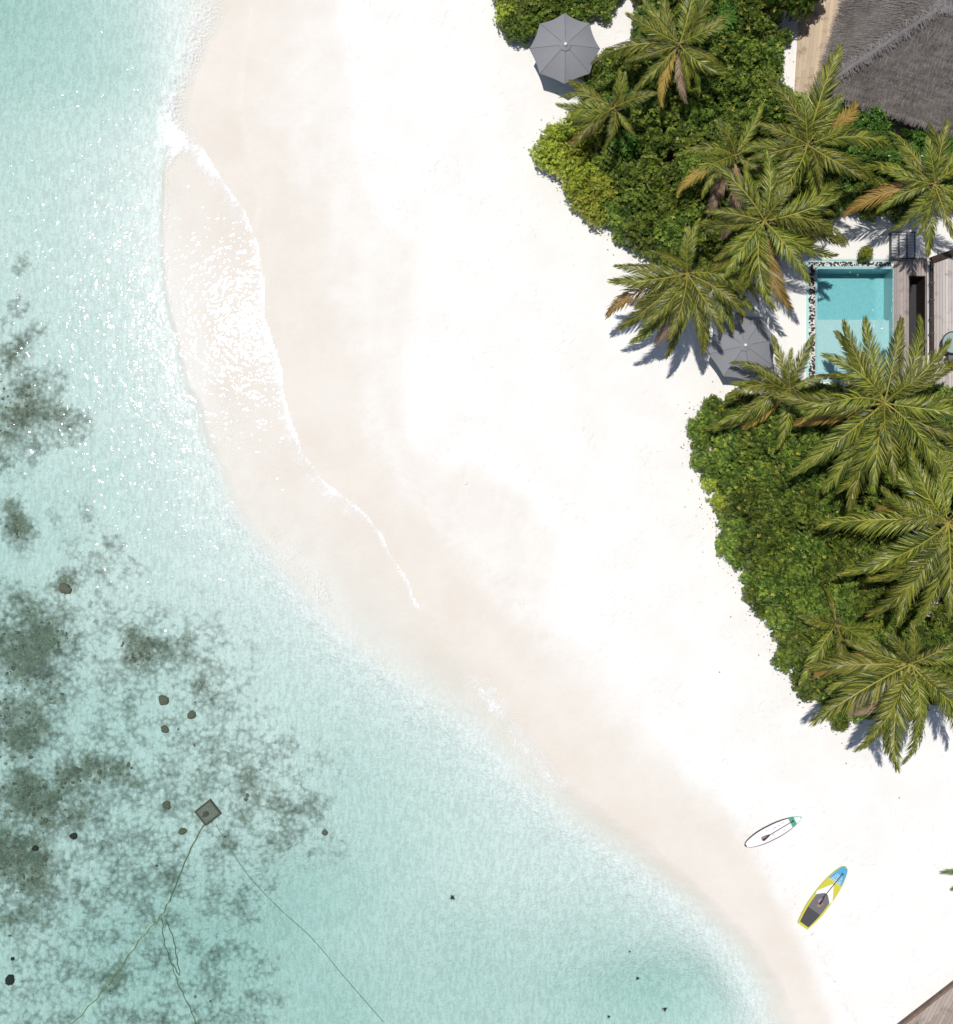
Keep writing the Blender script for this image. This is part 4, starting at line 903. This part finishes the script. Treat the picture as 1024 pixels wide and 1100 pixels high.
def paddle(loc, rz, Lp, label, mat, tilt=0.0):
    t = empty('paddle', loc, rz); tag(t, label, 'paddle')
    mb = MB(); mb.tube([(-Lp*.5+.38, 0, .03), (Lp*.5, 0, .04)], .016, 8); mb.build('shaft', mat, t, True)
    mb = MB(); n = 12; vs = []; fs = []
    for i in range(n+1):
        s = i/n; x = -Lp*.5+.42*s; w = .105*math.sin(math.pi*min(1, s*.62+.30))**1.2 if s < .95 else .03
        w = max(.02, (.115*(1-s)**.55)*min(1, .55+s*3)); 
        vs += [(x,-w,.014), (x,0,.035), (x,w,.014), (x,0,.004)]
    for i in range(n):
        for j in range(4): a, b = i*4+j, i*4+(j+1) % 4; fs.append((a, b, b+4, a+4))
    fs += [(3,2,1,0), tuple(n*4+j for j in range(4))]; mb.grid(vs, fs); mb.build('blade', mat, t)
    mb = MB(); mb.tube([(Lp*.5, -.055, .04), (Lp*.5, .055, .04)], .018, 8); mb.build('grip', mat, t)
def fin(par, x):
    mb = MB(); mb.box(x-.1,-.006,-.10,x+.1,.006,.0); mb.build('fin', M['black'], par)
# white board with green band
A, B = PG(799.5, 908), PG(861, 877.5); c = (A+B)/2; Lb = (A-B).length; rz = math.atan2(B.y-A.y, B.x-A.x)
b1 = empty('paddle_board', (c.x, c.y, c.z+.02), rz); tag(b1, 'white paddle board with a thin black outline and green tail band', 'paddle board')
slab(Lb, .66, .0005, .9995, 1, 0, .12, .55, 0).build('hull', M['bplum'], b1)
slab(Lb, .66, .028, .80, .905, .06, .126, .55, 0).build('deck_panel', M['bwhite'], b1)
slab(Lb, .66, .80, .885, .99, .06, .127, .55, 0).build('green_band', M['bteal'], b1)
slab(Lb, .66, .885, .99, 1.0, .02, .124, .55, 0).build('nose_band', M['bmint'], b1)
slab(Lb, .66, .885, .975, .78, .06, .130, .55, 0).build('nose_panel', M['bwhite'], b1)
mb = MB()
for x, y in ((-.28,.17),(.05,.13),(.12,.10),(.30,.12),(-.10,-.12),(.42,-.16),(.5,.14)): mb.box(x, y, .127, x+.07, y+.02, .131)
mb.build('small_marks', M['bplum'], b1); fin(b1, .9)
M1 = Matrix.Translation(b1.location) @ Matrix.Rotation(rz, 4, 'Z'); q = M1 @ Vector((.18, -.02, .128))
paddle(q, rz+R(4), 1.55, 'black paddle lying on the white board', M['bplum'])
# yellow board
A, B = PG(862, 993), PG(908, 931.5); c = (A+B)/2; Lb = (A-B).length*1.03; rz = math.atan2(B.y-A.y, B.x-A.x)
b2 = empty('paddle_board', (c.x, c.y, c.z+.02), rz); tag(b2, 'yellow paddle board with blue nose and dark grey foot pad', 'paddle board')
NO, TA = .44, .58; Wb = .84
slab(Lb, Wb, 0, 1, 1, 0, .13, NO, TA).build('hull', M['byellow'], b2)
slab(Lb, Wb, .745, .985, .93, .06, .136, NO, TA).build('blue_nose', M['bblue'], b2)
slab(Lb, Wb, .40, .70, .99, .06, .134, NO, TA, wfun=lambda t: max(.04, 1.02-abs(t-.50)*4.6)).build('white_diamond', M['bwhite'], b2)
pad = slab(Lb, Wb, .27, .545, .80, .06, .142, NO, TA, wfun=lambda t: .80 if t < .47 else max(.05, .80-(t-.47)*8.0)).build('front_pad', M['bgrey'], b2)
slab(Lb, Wb, .035, .268, .80, .06, .146, NO, TA).build('rear_pad', M['bdark'], b2)
slab(Lb, Wb, .0, .11, 1.0, .03, .134, NO, TA, wfun=lambda t: .20).build('tail_stripe', M['byellow'], b2)
mb = MB()
def stroke(pts, r=.012, z=.147): mb.tube([(x, y, z) for x, y in pts], r, 5)
stroke([(-.42,-.14),(-.36,-.05),(-.30,.06),(-.33,.15)]); stroke([(-.33,-.15),(-.27,-.04),(-.21,.04),(-.25,.13)]); mb.tube([(-.45+.05*math.cos(a), -.02+.05*math.sin(a), .147) for a in [k*.7 for k in range(10)]], .014, 5)
mb.build('pad_emblem', M['borange'], pad)
mb = MB()
for k, x in enumerate((.86,.94,1.02,1.10)):     # white lettering and wave marks on the nose
    z = .139; w = .24-.03*k; stroke([(x+.02*math.sin(j*1.9+k), -w+2*w*j/9) for j in range(10)], .012, z)
for j in range(5):
    y = -.20+.10*j; stroke([(.80,y-.03),(.86,y),(.80,y+.03),(.74,y)], .013, .138)
mb.build('nose_lettering', M['bwhite'], b2); fin(b2, -1.2)
M1 = Matrix.Translation(b2.location) @ Matrix.Rotation(rz, 4, 'Z'); q = M1 @ Vector((.42, .00, .148))
paddle(q, rz-R(3), 1.65, 'black paddle lying on the yellow board', M['bplum'])

# a little conch-white stone on the wet sand and bits of debris
q = PG(500, 519); mb = MB(); mb.grid([(v.x*.10, v.y*.08, v.z*.05+.02) for v in IV3], IF3); o = mb.build('stone', M['pebw'], smooth=True); o.location = q; tag(o, 'small white stone on the damp sand in mid beach', 'stone')
for i, (x, y, lab) in enumerate([(752,545,'tiny brown seed pod left of the lower thicket, uppermost'),(772,594,'tiny brown seed pod beside the lower thicket edge'),(827,698,'dark seed pod on the sand below the lower thicket'),(773,722,'lone seed pod on open sand below the thicket'),(909,820,'small dark pod on the sand below the lowest palm'),(966,857,'brown pod on open sand above the yellow board')]):
    q = PG(x, y); mb = MB(); mb.grid([(v.x*.034, v.y*.024, v.z*.02+.014) for v in IV3], IF3); o = mb.build('seed_pod', M['stem'], smooth=True); o.location = q; o.rotation_euler = (0,0,i*.9); tag(o, lab, 'seed pod', 'seed pods on the beach')
mb = MB(); cnt = 0
while cnt < 620:
    poly = UPPER if rnd.random() < .45 else LOWER; i = rnd.randrange(len(poly)); a, b = poly[i], poly[(i+1) % len(poly)]
    if max(a[0], b[0]) > 935: continue
    t = rnd.random(); x = a[0]+(b[0]-a[0])*t; y = a[1]+(b[1]-a[1])*t; d = abs(rnd.gauss(0, 1))*11; an = rnd.uniform(0, 6.28); x += math.cos(an)*d; y += math.sin(an)*d
    if y < 60: continue
    q = P(x, y, 0); q.z = ground_z(q.x, q.y)+.012
    if q.z < .05: continue
    an = rnd.uniform(0, 6.28); dd = Vector((math.cos(an), math.sin(an), rnd.uniform(-.1, .3))).normalized(); l = rnd.uniform(.05, .11)
    mb.face(leaf_pts(q, dd, Vector((0, 0, 1)), l, l*.5), rnd.randrange(2), rnd.random()); cnt += 1
tag(mb.build('fallen_leaves', [M['stem'], M['fronddry']]), 'dry brown leaves fallen on the sand along the thicket edges', 'leaf litter', kind='stuff')
